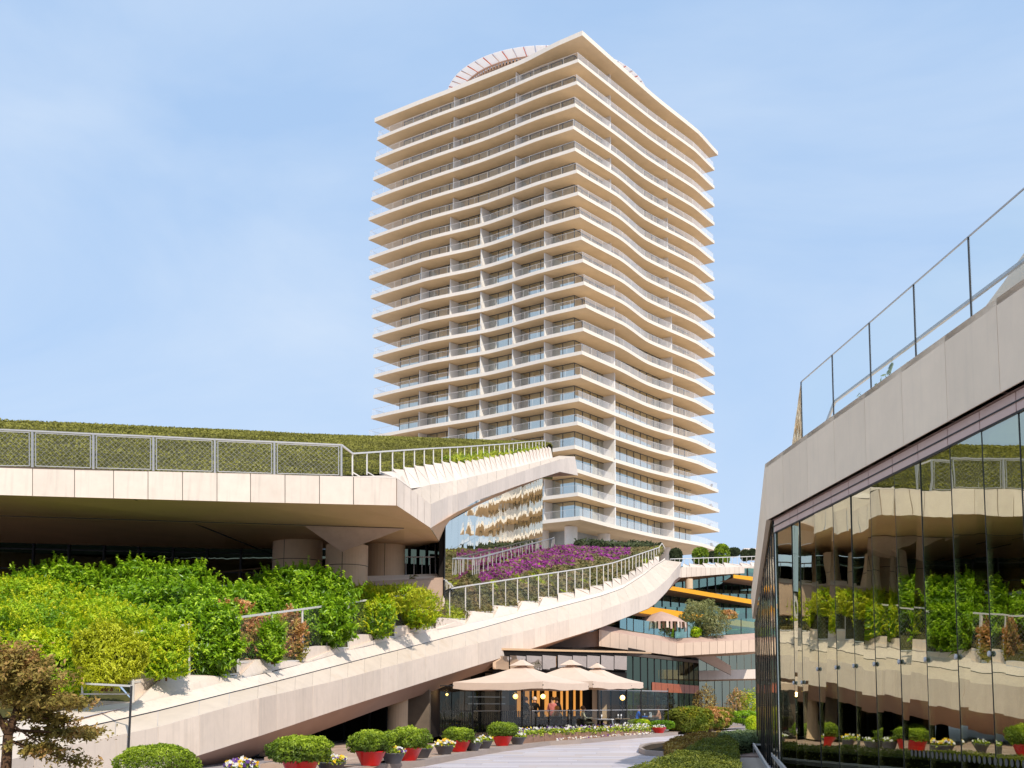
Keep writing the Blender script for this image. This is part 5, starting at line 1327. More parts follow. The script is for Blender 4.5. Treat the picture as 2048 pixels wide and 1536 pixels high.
# lamps
for (u, v, Y, lab) in ((1031, 1393, 52, 'round glowing yellow globe lamp left of the standing waiters'), (1086, 1393, 54, 'smaller glowing globe lamp right of the standing waiters'), (1245, 1395.5, 53.2, 'pale globe lamp on a post at the right end of the terrace'), (894, 1389, 53, 'narrow glowing amber wall lamp in the dark left bay')):
    c = P(u, v, Y); e = empty('globe_lamp', (c.x, c.y, ZF), lab, 'lamp', 'lamps of the restaurant')
    r = .115 if u != 894 else .06
    b = MB(); b.lathe(c, [(r*math.sin(a), -r*math.cos(a)) for a in np.linspace(.15, math.pi-.15, 9)], 16); b.build('globe', LAMP, e, smooth=True)
    b = MB(); b.bar((c.x, c.y, ZF), (c.x, c.y, c.z-r), .035); b.box((c.x, c.y, ZF+.03), (.3, .3, .06)); b.build('lamp_post', DARKM, e)
    ld = bpy.data.lights.new('lamp_light', 'POINT'); ld.energy = 14; ld.color = (1, .6, .25); ld.shadow_soft_size = .12
    lo = bpy.data.objects.new('lamp_light', ld); COL.objects.link(lo); lo.location = (c.x, c.y-.3, c.z+.1)

# furniture
def table(u, v, Y, lab, w=.8, cloth=None, green=False):
    Y += 3 if Y < 56 else 1.5
    c = P(u, v, Y); e = empty('dining_table', (c.x, c.y, ZF), lab, 'table', 'tables on the restaurant terrace')
    MB().box((c.x, c.y, ZF+.73), (w, w, .04), .4).build('table_top', BRWALL if not cloth else WHITEC, e)
    MB().bar((c.x, c.y, ZF), (c.x, c.y, ZF+.72), .07).build('leg', DARKM, e); MB().box((c.x, c.y, ZF+.02), (.45, .45, .03)).build('base', DARKM, e)
    if cloth:
        cl = MB()
        for i in range(8):
            x = c.x+w*.3+.02*(i % 2); y = c.y-w*.4+i*w*.1
        pts0 = [V(c.x+w*.52+.03*(i % 2), c.y-w*.5+i*w/8, ZF+.75) for i in range(9)]; pts1 = [p+V(.10+.04*(i % 2), 0, -.6) for i, p in enumerate(pts0)]
        ob = loft([pts0, pts1], 'tablecloth', WHITEC); tag(ob, 'white cloth hanging from the set table right of the cream clad diner', 'tablecloth')
    return c
def chair(u, Y, rz, lab, v=1440):
    Y += 3 if Y < 56 else 1.5
    c = P(u, v, Y); e = empty('terrace_chair', (c.x, c.y, ZF), lab, 'chair', 'chairs on the restaurant terrace')
    e.rotation_euler = (0, 0, rz)
    def L_(mb, n): return mb.build(n, DARKM, e, world=False)
    L_(MB().box((0, 0, .45), (.5, .48, .06)), 'seat'); L_(MB().slab((-.25, .24, .47), (.25, .24, .47), (.25, .34, .88), (-.25, .34, .88), Vector((0, .04, 0))), 'backrest')
    for x in (-.22, .22):
        for y in (-.2, .22): L_(MB().bar((x, y, 0), (x, y, .45), .04), 'leg')
        L_(MB().bar((x, -.2, .65), (x, .28, .65), .045), 'arm')
    return e
# people -------------------------------------------------------
def person(name_label, base, rz, joints, cols, hair, hairlen=0, scale=1.):
    """one skinned body; cols: material per body zone"""
    J = {k: Vector(v[:3]) for k, v in joints.items()}; Rr = {k: v[3] for k, v in joints.items()}
    E_ = [('pelvis', 'waist'), ('waist', 'chest'), ('chest', 'neck'), ('neck', 'head'), ('head', 'crown'), ('chest', 'shl'), ('shl', 'ell'), ('ell', 'wrl'), ('wrl', 'hdl'),
          ('chest', 'shr'), ('shr', 'elr'), ('elr', 'wrr'), ('wrr', 'hdr'), ('pelvis', 'hpl'), ('hpl', 'knl'), ('knl', 'anl'), ('anl', 'tol'), ('pelvis', 'hpr'), ('hpr', 'knr'), ('knr', 'anr'), ('anr', 'tor')]
    ks = list(J); me = bpy.data.meshes.new('body')
    me.from_pydata([tuple(J[k]) for k in ks], [(ks.index(a), ks.index(b)) for a, b in E_], [])
    o = bpy.data.objects.new('tmp_body', me); COL.objects.link(o)
    sk = o.modifiers.new('s', 'SKIN'); sb = o.modifiers.new('u', 'SUBSURF'); sb.levels = 1; sb.render_levels = 1
    for i, k in enumerate(ks):
        me.skin_vertices[0].data[i].radius = (Rr[k], Rr[k]); me.skin_vertices[0].data[i].use_root = (k == 'pelvis')
    bpy.context.view_layer.update()
    dg = bpy.context.evaluated_depsgraph_get(); m2 = bpy.data.meshes.new_from_object(o.evaluated_get(dg)); m2.name = 'person'
    bpy.data.objects.remove(o); m2.materials.clear()
    names = ['skin', 'top', 'sleeve', 'legs', 'shoe']; mats_ = [SKIN, cols['top'], cols.get('sleeve', cols['top']), cols['legs'], DARKM]
    for m in mats_: m2.materials.append(m)
    zone = {('neck', 'head'): 0, ('head', 'crown'): 0, ('wrl', 'hdl'): 0, ('wrr', 'hdr'): 0, ('ell', 'wrl'): 2, ('elr', 'wrr'): 2, ('shl', 'ell'): 2, ('shr', 'elr'): 2,
            ('hpl', 'knl'): 3, ('knl', 'anl'): 3, ('hpr', 'knr'): 3, ('knr', 'anr'): 3, ('anl', 'tol'): 4, ('anr', 'tor'): 4}
    segs = [(J[a], J[b], zone.get((a, b), 1)) for a, b in E_]
    mi = []
    for pgn in m2.polygons:
        c = pgn.center; best = 9; z = 0
        for a, b, zz_ in segs:
            d = b-a; t = max(0, min(1, (c-a).dot(d)/max(d.length_squared, 1e-6))); ds = (a+d*t-c).length
            if ds < best: best, z = ds, zz_
        mi.append(z)
    m2.polygons.foreach_set('material_index', mi); m2.polygons.foreach_set('use_smooth', [True]*len(mi))
    ob = bpy.data.objects.new('person', m2); COL.objects.link(ob); ob.location = base; ob.rotation_euler = (0, 0, rz); ob.scale = (scale,)*3
    tag(ob, name_label, 'person', 'people on the restaurant terrace')
    h = J['head']; b = MB()
    prf = [(.118*math.sin(a), .125*math.cos(a)) for a in np.linspace(.02, 1.9, 8)]
    b.lathe((h.x, h.y+.025, h.z+.045), [(r, z) for r, z in reversed(prf)], 14, cap=False)
    if hairlen:
        b.slab((h.x-.09, h.y+.09, h.z+.03), (h.x+.09, h.y+.09, h.z+.03), (h.x+.12, h.y+.13, h.z-hairlen), (h.x-.12, h.y+.13, h.z-hairlen), V(0, .05, 0))
    hb_ = b.build('hair', hair, None, smooth=True); hb_.parent = ob
    # face: eyes, nose
    f = MB()
    for x in (-.035, .035): f.box((h.x+x, h.y-.098, h.z+.03), (.022, .012, .012))
    f.box((h.x, h.y-.103, h.z-.055), (.045, .01, .01)); fo = f.build('face_features', BARK, None); fo.parent = ob
    nz_ = MB(); nz_.add([(h.x-.014, h.y-.095, h.z-.02), (h.x+.014, h.y-.095, h.z-.02), (h.x, h.y-.125, h.z-.018), (h.x, h.y-.095, h.z+.03)], [(0, 1, 2), (0, 2, 3), (1, 3, 2)]); no = nz_.build('nose', SKIN, None); no.parent = ob
    return ob
def standing(armf=.25):
    return dict(pelvis=(0, 0, .95, .14), waist=(0, 0, 1.1, .125), chest=(0, 0, 1.34, .15), neck=(0, 0, 1.5, .055), head=(0, -.01, 1.62, .09), crown=(0, 0, 1.70, .075),
                shl=(-.17, 0, 1.42, .06), ell=(-.24, .02, 1.14, .048), wrl=(-.18, -armf, 1.05, .035), hdl=(-.15, -armf-.08, 1.05, .03),
                shr=(.17, 0, 1.42, .06), elr=(.24, .02, 1.14, .048), wrr=(.18, -armf, 1.08, .035), hdr=(.15, -armf-.08, 1.09, .03),
                hpl=(-.09, 0, .9, .095), knl=(-.1, -.01, .5, .065), anl=(-.1, .02, .09, .042), tol=(-.11, -.14, .04, .035), hpr=(.09, 0, .9, .095), knr=(.1, -.01, .5, .065), anr=(.1, .02, .09, .042), tor=(.11, -.14, .04, .035))
def sitting(lean=0., arm=.38):
    return dict(pelvis=(0, .02, .55, .14), waist=(0, .03, .70, .125), chest=(0, .03-lean, .93, .145), neck=(0, .01-lean, 1.08, .05), head=(0, -.02-lean, 1.2, .09), crown=(0, -lean, 1.28, .075),
                shl=(-.17, .02-lean, 1.0, .06), ell=(-.25, -.08-lean, .78, .046), wrl=(-.14, -arm-lean, .78, .034), hdl=(-.1, -arm-.08-lean, .79, .028),
                shr=(.17, .02-lean, 1.0, .06), elr=(.25, -.08-lean, .78, .046), wrr=(.14, -arm-lean, .78, .034), hdr=(.1, -arm-.08-lean, .79, .028),
                hpl=(-.1, -.02, .53, .095), knl=(-.12, -.44, .52, .065), anl=(-.12, -.42, .09, .042), tol=(-.12, -.57, .04, .035), hpr=(.1, -.02, .53, .095), knr=(.12, -.44, .52, .065), anr=(.12, -.42, .09, .042), tor=(.12, -.57, .04, .035))
def cm(n, c): return mat(n, c, .85, var=.1, scale=6, spec=.1)
BLACKC = cm('black_cloth', (.012, .012, .014)); CREAM = cm('cream_cloth', (.55, .52, .38)); BLUEC = cm('blue_cloth', (.02, .14, .60)); PEACH = cm('peach_cloth', (.75, .38, .22))
STRIPE = cm('striped_cloth', (.35, .35, .36)); DENIM = cm('denim', (.16, .24, .33)); BLOND = cm('blond_hair', (.62, .34, .13)); BROWN = cm('dark_brown_hair', (.035, .018, .01)); GREYH = cm('grey_hair', (.35, .32, .3))
def at(u, Y):
    Y += 3 if Y < 56 else 1.5
    q = P(u, 1400, Y); return (q.x, q.y, ZF)
person('waiter standing in a black suit, face turned, by the left globe lamp', at(1052, 51.5), 2.2, standing(), dict(top=BLACKC, legs=BLACKC), BROWN)
person('man standing in a black jacket seen from behind, before the orange panel', at(1069, 51.3), 3.3, standing(), dict(top=BLACKC, legs=BLACKC), GREYH)
person('standing person in a pale red patterned top near the blond diner', at(1104.5, 52.5), -.3, standing(.1), dict(top=cm('reddish_cloth', (.5, .16, .14)), legs=BLACKC), BROWN)
person('waiter in a dark suit standing behind the blond diner', at(1113, 53.2), 2.8, standing(), dict(top=BLACKC, legs=BLACKC), BROWN)
for (u, Y, rz, lab, v) in ((1113.5, 49.6, 0., 'dark chair under the blond diner', 1440), (1065, 49.5, .3, 'dark chair under the diner in stripes', 1440), (1169, 51.5, 1.9, 'dark chair under the diner in cream', 1440), (1274, 59, 1.7, 'dark chair under the diner in blue', 1440), (1318, 60, -1.6, 'dark chair under the diner in peach', 1440), (1096, 51, -1.2, 'empty dark chair beside the blond diner', 1440), (1205, 52, -1.5, 'empty dark chair by the white cloth table', 1440)):
    chair(u, Y, rz+math.pi if abs(rz) < .01 else rz, lab)
person('blond long haired diner in white seen from behind at the terrace edge', at(1113.5, 49.6), math.pi*0+2.95, sitting(.05), dict(top=WHITEC, legs=BLACKC), BLOND, .30)
person('diner in a black and white striped top seated by the black skirt', at(1065, 49.5), -2.6, sitting(.12), dict(top=STRIPE, sleeve=WHITEC, legs=BLACKC), GREYH)
person('dark haired diner in a cream suit leaning back, facing right', at(1169, 51.5), 1.75, sitting(-.08), dict(top=CREAM, legs=CREAM), BROWN)
person('diner in a bright blue jacket reaching to the table', at(1274, 59), 1.6, sitting(.1, .45), dict(top=BLUEC, legs=BLACKC), BROWN)
person('diner in a sleeveless peach top with bare arms, facing left', at(1318, 60), -1.6, sitting(.05, .4), dict(top=PEACH, sleeve=SKIN, legs=DENIM), BROWN)
for (u, Y, lab, cl) in ((1090, 50.3, 'small dark table between the striped and the blond diner', None), (1140, 50.6, 'small dark table with a white menu card between blond and cream diners', None), (1205, 51.0, 'dark table with a white cloth hanging down', 1), (1238, 53.2, 'dark table with white glasses beside the pale globe lamp', None), (1298, 59.2, 'wooden table between the diners in blue and peach', None)):
    table(u, 1440, Y, lab, .8, cl)
def small(name, u, Y, z, size, m, lab, cat):
    Y += 3 if Y < 56 else 1.5
    q = P(u, 1400, Y); b = MB(); b.slab((-size[0]/2, -.02, 0), (size[0]/2, -.02, 0), (size[0]/2, .01, size[2]), (-size[0]/2, .01, size[2]), V(0, .012, 0)); b.slab((-size[0]/2, .06, 0), (size[0]/2, .06, 0), (size[0]/2, .012, size[2]), (-size[0]/2, .012, size[2]), V(0, .012, 0))
    o = b.build(name, m, None); o.location = (q.x, q.y, z); tag(o, lab, cat)
small('menu_card', 1138, 50.4, ZF+.75, (.11, .1, .24), WHITEC, 'white folded menu card on the table between blond and cream diners', 'menu')
small('menu_card', 1301, 59.1, ZF+.75, (.14, .1, .26), WHITEC, 'white folded menu card on the table of the diner in blue', 'menu')
small('napkin_stand', 1054, 48.4, ZF+1.0, (.36, .1, .14), WHITEC, 'white folded cloths on top of the black terrace skirt', 'napkins')
for k, (u, Y) in enumerate(((1090, 53.3), (1236, 56.1), (1242, 56.3), (1203, 54.0), (1289, 60.7))):
    q = P(u, 1400, Y); b = MB(); b.lathe((0, 0, 0), [(.03, 0), (.008, .01), (.008, .08), (.035, .11), (.032, .2)], 10); o = b.build('wine_glass', WHITEC, None); o.location = (q.x, q.y, ZF+.75)
    tag(o, ['wine glass by the striped diner', 'left wine glass by the pale globe lamp', 'right wine glass by the pale globe lamp', 'wine glass on the table with the white cloth', 'wine glass before the diner in blue'][k], 'glass', 'glasses on the terrace tables')

# ================================================================== terrace, kerb, planters
KT = [(300, 1720), (560, 1578), (690, 1541), (740, 1533), (850, 1521), (926, 1507), (1002, 1495), (1100, 1483), (1162, 1480), (1268, 1470.6), (1356, 1464.5)]
kt = [PZ(u, v, ZF) for u, v in KT]
te = tag(empty('terrace_paving', (0, 35, 0), None, None), kind='structure')
out = [p.copy() for p in kt]
back = [V(p.x-1.0, 75, ZF) for p in kt]
loft([[p+V(-.25, .12, 0) for p in out], back], 'terrace_bed', TERR, te)
MB().add([out[-1]+V(-.25, .12, 0), V(out[-1].x+1.2, out[-1].y+3, ZF), V(12, 75, ZF), back[-1]], [(0, 1, 2, 3)]).build('terrace_bed', TERR, te)
mk = [MB().box((0, 0, -.05), (.88, .88, .1)).mesh('paving_tile', m) for m in (TERR, mat('terrace_stone_light', (.50, .36, .27), .6, var=.12, scale=1.3), mat('terrace_stone_dark', (.36, .24, .18), .6, var=.12, scale=1.3))]
cnt = 0
for iy in range(24, 46):
    for ix in range(-14, 2):
        x, y = ix*.9+.02*iy-0.2, iy*.9+1.5
        u = CX+FPX*x/y
        pk = [p for p in kt]
        # inside the kerb line
        kx = np.interp(y, [p.y for p in kt], [p.x for p in kt])
        if x+.5 < kx-.25 and 560 < u < 1060 and cnt < 290:
            inst('paving_tile', mk[random.randrange(3)], (x, y, ZF+.006), 0, te); cnt += 1
for i in range(len(kt)-1):
    n = max(1, int((kt[i+1]-kt[i]).length/1.2))
    for j in range(n):
        a, b_ = lerp(kt[i], kt[i+1], j/n), lerp(kt[i], kt[i+1], (j+1)/n); g = (b_-a).normalized()*.004
        MB().slab(a+V(0, 0, .012)+g, b_+V(0, 0, .012)-g, b_+V(-.28, .13, .012)-g, a+V(-.28, .13, .012)+g, Vector((0, 0, -.2))).build('kerb_stone', KERB, te)
# raised flower bed
fbx = empty('raised_flower_bed', P(1150, 1476, 45), 'long raised bed of white and violet pansies before the windscreen', 'planter')
FBT = [(1043, 1463), (1120, 1463.5), (1200, 1463), (1252, 1460), (1300, 1458)]; zt_ = .48
ft_ = [PZ(u, v+9, zt_-.0) for u, v in FBT]
ft_ = [V(p.x, min(p.y, 47.5+i*1.6), p.z) for i, p in enumerate(ft_)]
ft_ = [V(P(u, 1400, y).x, y, zt_) for (u, y) in ((1043, 42), (1110, 46), (1180, 49.3), (1250, 53.2), (1300, 56))]
bk_ = [p+V(-.3, 2.2, 0) for p in ft_]
for i in range(4):
    for j in range(3):
        a, b_ = lerp(ft_[i], ft_[i+1], j/3), lerp(ft_[i], ft_[i+1], (j+1)/3)
        MB().slab(V(a.x+.005, a.y, ZF), V(b_.x-.005, b_.y, ZF), V(b_.x-.005, b_.y, zt_-.18*i/4), V(a.x+.005, a.y, zt_-.18*i/4), V(0, .05, 0)).build('bed_board', TEAK, fbx)
MB().slab(V(ft_[0].x, ft_[0].y, ZF), V(bk_[0].x, bk_[0].y, ZF), V(bk_[0].x, bk_[0].y, zt_), ft_[0], V(.05, 0, 0)).build('bed_board', TEAK, fbx)
loft([[p-V(0, 0, .1) for p in ft_], [p-V(0, 0, .02) for p in bk_]], 'bed_soil', SOIL, fbx)
def flowers(name, pts, mats_, wts, size, parent, kind=None):
    pts = np.array(pts); n = len(pts); mi = rng.choice(len(mats_), n, p=np.array(wts)/sum(wts))
    leaves(name, pts, np.tile([.1, -.8, .7], (n, 1)), size, .9, mats_, mi, parent=parent, spread=.5, droop=0, kind=kind)
pts = []; gp_ = []
for _ in range(1500):
    t = random.random()*3.999; i = int(t); a = lerp(ft_[i], ft_[i+1], t-i); s_ = random.random()**1.5; q = lerp(a, a+V(-.3, 2.0, .05), s_)
    pts.append((q.x, q.y, zt_+.02+random.uniform(0, .2)-.18*(i)/4*(1-s_))) if random.random() < .45 else None
    for k in range(5): gp_.append((q.x+random.uniform(-.1, .1), q.y+random.uniform(-.1, .1), zt_-.06+random.uniform(-.03, .2)-.15*i/4*(1-s_)))
pts = [p for p in pts if p]
leaves('foliage', gp_, np.tile([0, -.4, .8], (len(gp_), 1)), .10, .5, BUSH, parent=fbx)
flowers('pansy_flowers', pts, [PETW, PETP, PETY], [.62, .33, .05], .085, fbx, kind='stuff')
pts = []
for _ in range(150):
    t = random.random()*2.999; i = int(t)+1; a = lerp(ft_[i], ft_[min(4, i+1)], t-int(t)); q = a+V(.05, -random.uniform(.1, .6), 0); pts.append((q.x, q.y, ZF+random.uniform(.02, .10)))
flowers('pebble_and_petal_strip', pts, [PETW, PETP, COPE], [.5, .2, .3], .07, fbx, kind='stuff')

# potted bushes and flower bowls
def pot_mesh(r, h, m):
    b = MB(); r2 = r*.56
    b.lathe((0, 0, 0), [(r2, 0), (r2+.01, .015), (r-.012, h-.03), (r, h-.025), (r, h), (r-.03, h), (r-.04, h-.04)], 40, cap=False); b.lathe((0, 0, 0), [(r-.035, h-.045), (.001, h-.045)], 40, 1, cap=False); b.lathe((0, 0, .001), [(.001, 0), (r2, 0)], 24, cap=False)
    return b.mesh('pot', [m, SOIL], True)
PR_, PG_, PR2 = pot_mesh(.365, .34, RED), pot_mesh(.30, .26, GREY), pot_mesh(.375, .27, RED)
def potted_bush(u, v, lab, bw, bh, n=5200):
    c = PZ(u, v, ZF+.012); e = empty('potted_bush', c, lab, 'potted plant', 'red pots with clipped bushes')
    o = inst('pot', PR_, (0, 0, 0), 0); o.parent = e
    r = bw/2
    pts, nr = crown_pts(n, (0, 0, .34+bh*.42), (r, r, bh*.56), .45, .20, int(u), .2); pts = pts+(vnoise(pts, 22, int(u))[:, None]-.5)*.07*nr
    pts = pts[pts[:, 2] > .31]; nr = nr[:len(pts)]
    nr = (pts-np.array([0, 0, .3+bh*.3])); nr /= np.linalg.norm(nr, axis=1)[:, None]
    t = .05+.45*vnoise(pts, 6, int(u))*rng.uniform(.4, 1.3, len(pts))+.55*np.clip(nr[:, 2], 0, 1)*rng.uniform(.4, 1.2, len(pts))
    ob = leaves('foliage', pts, nr, .060, .5, BUSH, parent=None, tint=t, spread=.9); ob.parent = e
    tw = [(V(0, 0, .25), V(random.uniform(-.6, .6)*r, random.uniform(-.6, .6)*r, .34+bh*random.uniform(.2, .7)), .014, .006) for _ in range(12)]
    t_ = tubes(tw, 'stem', BARK, None, 5); t_.parent = e
potted_bush(600, 1556, 'nearest red pot with a wide clipped bush, leftmost', 1.12, .50, 7500)
potted_bush(741, 1531, 'second red pot with a clipped bush left of the small gray bowl', .99, .46, 6500)
potted_bush(816, 1521, 'third red pot with a tall clipped bush behind a gray bowl', 1.02, .50, 6500)
potted_bush(918, 1503, 'fourth red pot with a flattened bush behind gray flower bowls', .97, .40)
potted_bush(1004.5, 1491.5, 'fifth red pot with a round bush where the flower bed begins', .99, .46)
def bowl(u, v, lab, cols, z=ZF+.012, n=160, m=None):
    c = PZ(u, v, z); e = empty('flower_bowl', c, lab, 'potted plant', 'gray bowls of pansies')
    o = inst('pot', m or PG_, (0, 0, 0), 0); o.parent = e
    gg = []; pp = []
    for _ in range(900):
        r = .30*math.sqrt(random.random()); a = random.uniform(0, 6.28); gg.append((r*math.cos(a), r*math.sin(a), .23+random.uniform(0, .13)*(1.2-r*2)))
    for _ in range(n):
        r = .31*math.sqrt(random.random()); a = random.uniform(0, 6.28); pp.append((r*math.cos(a), r*math.sin(a), .27+random.uniform(.0, .14)*(1.25-r*2.2)))
    ob = leaves('foliage', gg, np.tile([0, 0, 1], (len(gg), 1)), .07, .45, BUSH); ob.parent = e
    pp = np.array(pp); mi = rng.choice(3, len(pp), p=np.array(cols)/sum(cols))
    ob = leaves('pansy_petals', pp, np.tile([.2, -.8, .6], (len(pp), 1)), .075, .95, [PETW, PETP, PETY], mi, spread=.5, droop=0); ob.parent = e
bowl(482, 1562, 'yellow white and violet pansies at the bottom edge under the stone beam', (3, 3, 4), n=240)
bowl(662, 1549, 'gray bowl of white and violet pansies right of the nearest red pot', (4, 3, 2))
bowl(786, 1527, 'gray bowl with a few yellow pansies between two red pots', (3, 2, 3), n=110)
bowl(843, 1515.5, 'nearly bare gray bowl right of the third red pot', (4, 1, 0), n=25)
bowl(889, 1508.5, 'gray bowl of yellow pansies before the fourth red pot', (3, 1, 4), n=150)
bowl(945, 1501.5, 'gray bowl with few flowers right of the fourth red pot', (4, 0, 1), n=30)
bowl(968, 1497, 'gray bowl of yellow green plants left of the fifth red pot', (1, 0, 2), n=40)
bowl(1035, 1489, 'gray bowl of white pansies touching the wooden flower bed', (4, 0, 1), n=50)
bowl(1318, 1466, 'low red bowl of white pansies at the right kerb corner', (6, 1, 0), n=90, m=PR2)
# low bright shrubs by the windscreen end
shrub('low_shrub', 'bright lime low shrub at the right end of the flower bed', 1252, 1300, 1438, 1464, 58, YGREEN, 3000, .10, lump=.12, flat=.5)
shrub('low_shrub', 'flat green hedge behind the red bowl', 1290, 1348, 1441, 1458, 59, LAUREL, 2600, .10, lump=.1, flat=.4)
shrub('autumn_hedge', 'large green and rust coloured shrub bank right of the terrace', 1336, 1420, 1414, 1462, 61, AUTUMN, 9000, .20, lump=.2, flat=.3, mix=OLIVEH)
shrub('autumn_hedge', 'rust tinted shrub forming the right end of the bank', 1395, 1466, 1415, 1456, 64, AUTUMN, 7000, .20, lump=.2, flat=.3, mix=PHOT)
shrub('green_hedge', 'long green hedge beyond the autumn coloured bank', 1462, 1520, 1422, 1447, 76, LAUREL, 3000, .16, lump=.08, flat=.4)
shrub('plaza_shrub', 'green shrub by the two bollards', 1490, 1522, 1432, 1461, 58, YGREEN, 2600, .12, lump=.12, flat=.3)
for (u, v, Y, lab, m) in ((1475, 1425, 84, 'dry reddish shrub before the far mirrored wing', PHOT), (1500, 1408, 84, 'feathery yellow green tree before the far mirrored wing', YGREEN), (1410, 1405, 82, 'thin brown grass clump before the far mirrored wing', BROWNH)):
    a = P(u, v, Y); e = empty('ornamental_shrub', (a.x, a.y, 0), lab, 'shrub'); pts, nr = crown_pts(1700, (a.x, a.y, 1.6), (.75, .6, 1.1), .6, .35, int(u)); leaves('foliage', pts, nr, .15, .35, m, parent=e)
    tubes([(V(a.x, a.y, 0), V(a.x+.1, a.y, 1.3), .05, .03), (V(a.x, a.y, .6), V(a.x-.3, a.y, 1.7), .035, .015)], 'stem', BARK, e)
# kerbed island beds
def island(name, lab, pts, z, h=.16, m=KERB, soil=True):
    e = empty(name, pts[0], lab, 'kerb'); n = len(pts); c = sum(pts, Vector())/n
    for i in range(n):
        a, b_ = pts[i], pts[(i+1) % n]; L_ = (b_-a).length; k = max(1, int(L_/1.1))
        for j in range(k):
            p, q = lerp(a, b_, j/k), lerp(a, b_, (j+1)/k); ii = ((c-p)*V(1, 1, 0)).normalized()*.22; jj = ((c-q)*V(1, 1, 0)).normalized()*.22
            MB().slab(p+V(0, 0, h), q+V(0, 0, h), q+jj+V(0, 0, h), p+ii+V(0, 0, h), V(0, 0, -h)).build('kerb_stone', m, e)
    MB().add([p+((c-p)*V(1, 1, 0)).normalized()*.2+V(0, 0, h-.05) for p in pts], [tuple(range(n))]).build('bed_soil', SOIL, e)
    return e
island('island_bed', 'curved granite kerbed bed at the near end of the island hedges', [PZ(u, v, 0) for u, v in ((1277, 1505), (1280, 1498.5), (1296, 1494), (1338, 1490), (1400, 1484), (1462, 1480), (1480, 1490), (1440, 1508), (1380, 1513), (1330, 1514), (1290, 1511))], 0)
island('bank_bed', 'granite kerb round the autumn coloured shrub bank', [PZ(u, v, 0) for u, v in ((1345, 1458), (1372, 1463), (1425, 1466), (1429, 1459), (1490, 1451), (1500, 1446), (1440, 1441), (1350, 1444))], 0, .3)
# trimmed island hedges
def box_hedge(name, lab, poly, z0, z1, m, n, size, dens_side=.35):
    """clipped hedge over a ground polygon (list of Vector)"""
    c = sum(poly, Vector())/len(poly); e = empty(name, (c.x, c.y, 0), lab, 'hedge')
    xs = [p.x for p in poly]; yy = [p.y for p in poly]
    def inside(x, y):
        r = False; j = len(poly)-1
        for i in range(len(poly)):
            if (poly[i].y > y) != (poly[j].y > y) and x < (poly[j].x-poly[i].x)*(y-poly[i].y)/(poly[j].y-poly[i].y)+poly[i].x: r = not r
            j = i
        return r
    pts = []; nr = []
    while len(pts) < n:
        # more samples near the camera, where leaves show larger
        y = min(yy)+(max(yy)-min(yy))*random.random()**1.35; x = random.uniform(min(xs), max(xs))
        if inside(x, y): pts.append((x, y, z1+random.uniform(-.12, .02)+.03*math.sin(x*2.3+y*1.7))); nr.append((0, 0, 1))
    for _ in range(int(n*dens_side)):
        i = random.randrange(len(poly)); a, b_ = poly[i], poly[(i+1) % len(poly)]; q = lerp(a, b_, random.random()); o = (q-c)*V(1, 1, 0); o.normalize()
        pts.append((q.x+random.uniform(-.05, .05), q.y+random.uniform(-.05, .05), random.uniform(z0, z1))); nr.append((o.x, o.y, .3))
    pts = np.array(pts); nr = np.array(nr)
    leaves('foliage', pts, nr, size, .45, m, parent=e, tint=.1+.7*vnoise(pts, 3, 5)*rng.uniform(.35, 1.3, len(pts)), spread=.6)
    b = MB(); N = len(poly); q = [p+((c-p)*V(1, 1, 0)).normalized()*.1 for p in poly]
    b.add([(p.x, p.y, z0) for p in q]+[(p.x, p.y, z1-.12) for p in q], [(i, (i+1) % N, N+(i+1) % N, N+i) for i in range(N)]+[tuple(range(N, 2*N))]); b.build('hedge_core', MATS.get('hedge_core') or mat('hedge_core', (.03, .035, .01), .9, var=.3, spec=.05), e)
box_hedge('island_hedge', 'broad olive green clipped hedge in the right foreground', [PZ(u, v, .62) for u, v in ((1262, 1536), (1325, 1513), (1372, 1497), (1405, 1478), (1456, 1471), (1473, 1483), (1477, 1536), (1480, 1600), (1150, 1600))], 0, .62, OLIVEH, 36000, .05)
box_hedge('bronze_hedge', 'low bronze leaved hedge behind the curved kerb', [PZ(u, v, .45) for u, v in ((1330, 1496), (1345, 1483), (1385, 1472), (1440, 1468), (1432, 1480), (1400, 1490), (1366, 1500))], .1, .55, BROWNH, 9000, .09)
box_hedge('silver_hedge', 'silvery green hedge reaching the rippled glass', [PZ(u, v, .5) for u, v in ((1424, 1470), (1455, 1463), (1510, 1462), (1548, 1466), (1520, 1476), (1470, 1482))], .1, .52, SILVER, 8000, .09)
for (u, v, lab) in ((1495, 1459, 'near stone bollard beside the plaza shrub'), (1508, 1446, 'far stone bollard in the plaza shrub')):
    c = PZ(u, v, 0); e = empty('stone_bollard', c, lab, 'bollard', 'bollards by the plaza shrub'); MB().box((c.x, c.y, .30), (.24, .24, .60)).build('shaft', KERB, e); MB().box((c.x, c.y, .615), (.28, .28, .03)).build('cap', COPE, e)
lf = PZ(1345, 1462, ZF); e = empty('grey_drum', lf, 'dark rounded drum lying beside the red bowl', 'drum')
b = MB(); b.lathe((0, 0, 0), [(.16, -.5), (.2, -.45), (.2, .45), (.16, .5)], 18); o = b.build('drum_body', GREY, e, world=False); o.rotation_euler = (0, math.pi/2, .3); o.location = (0, 0, .2)
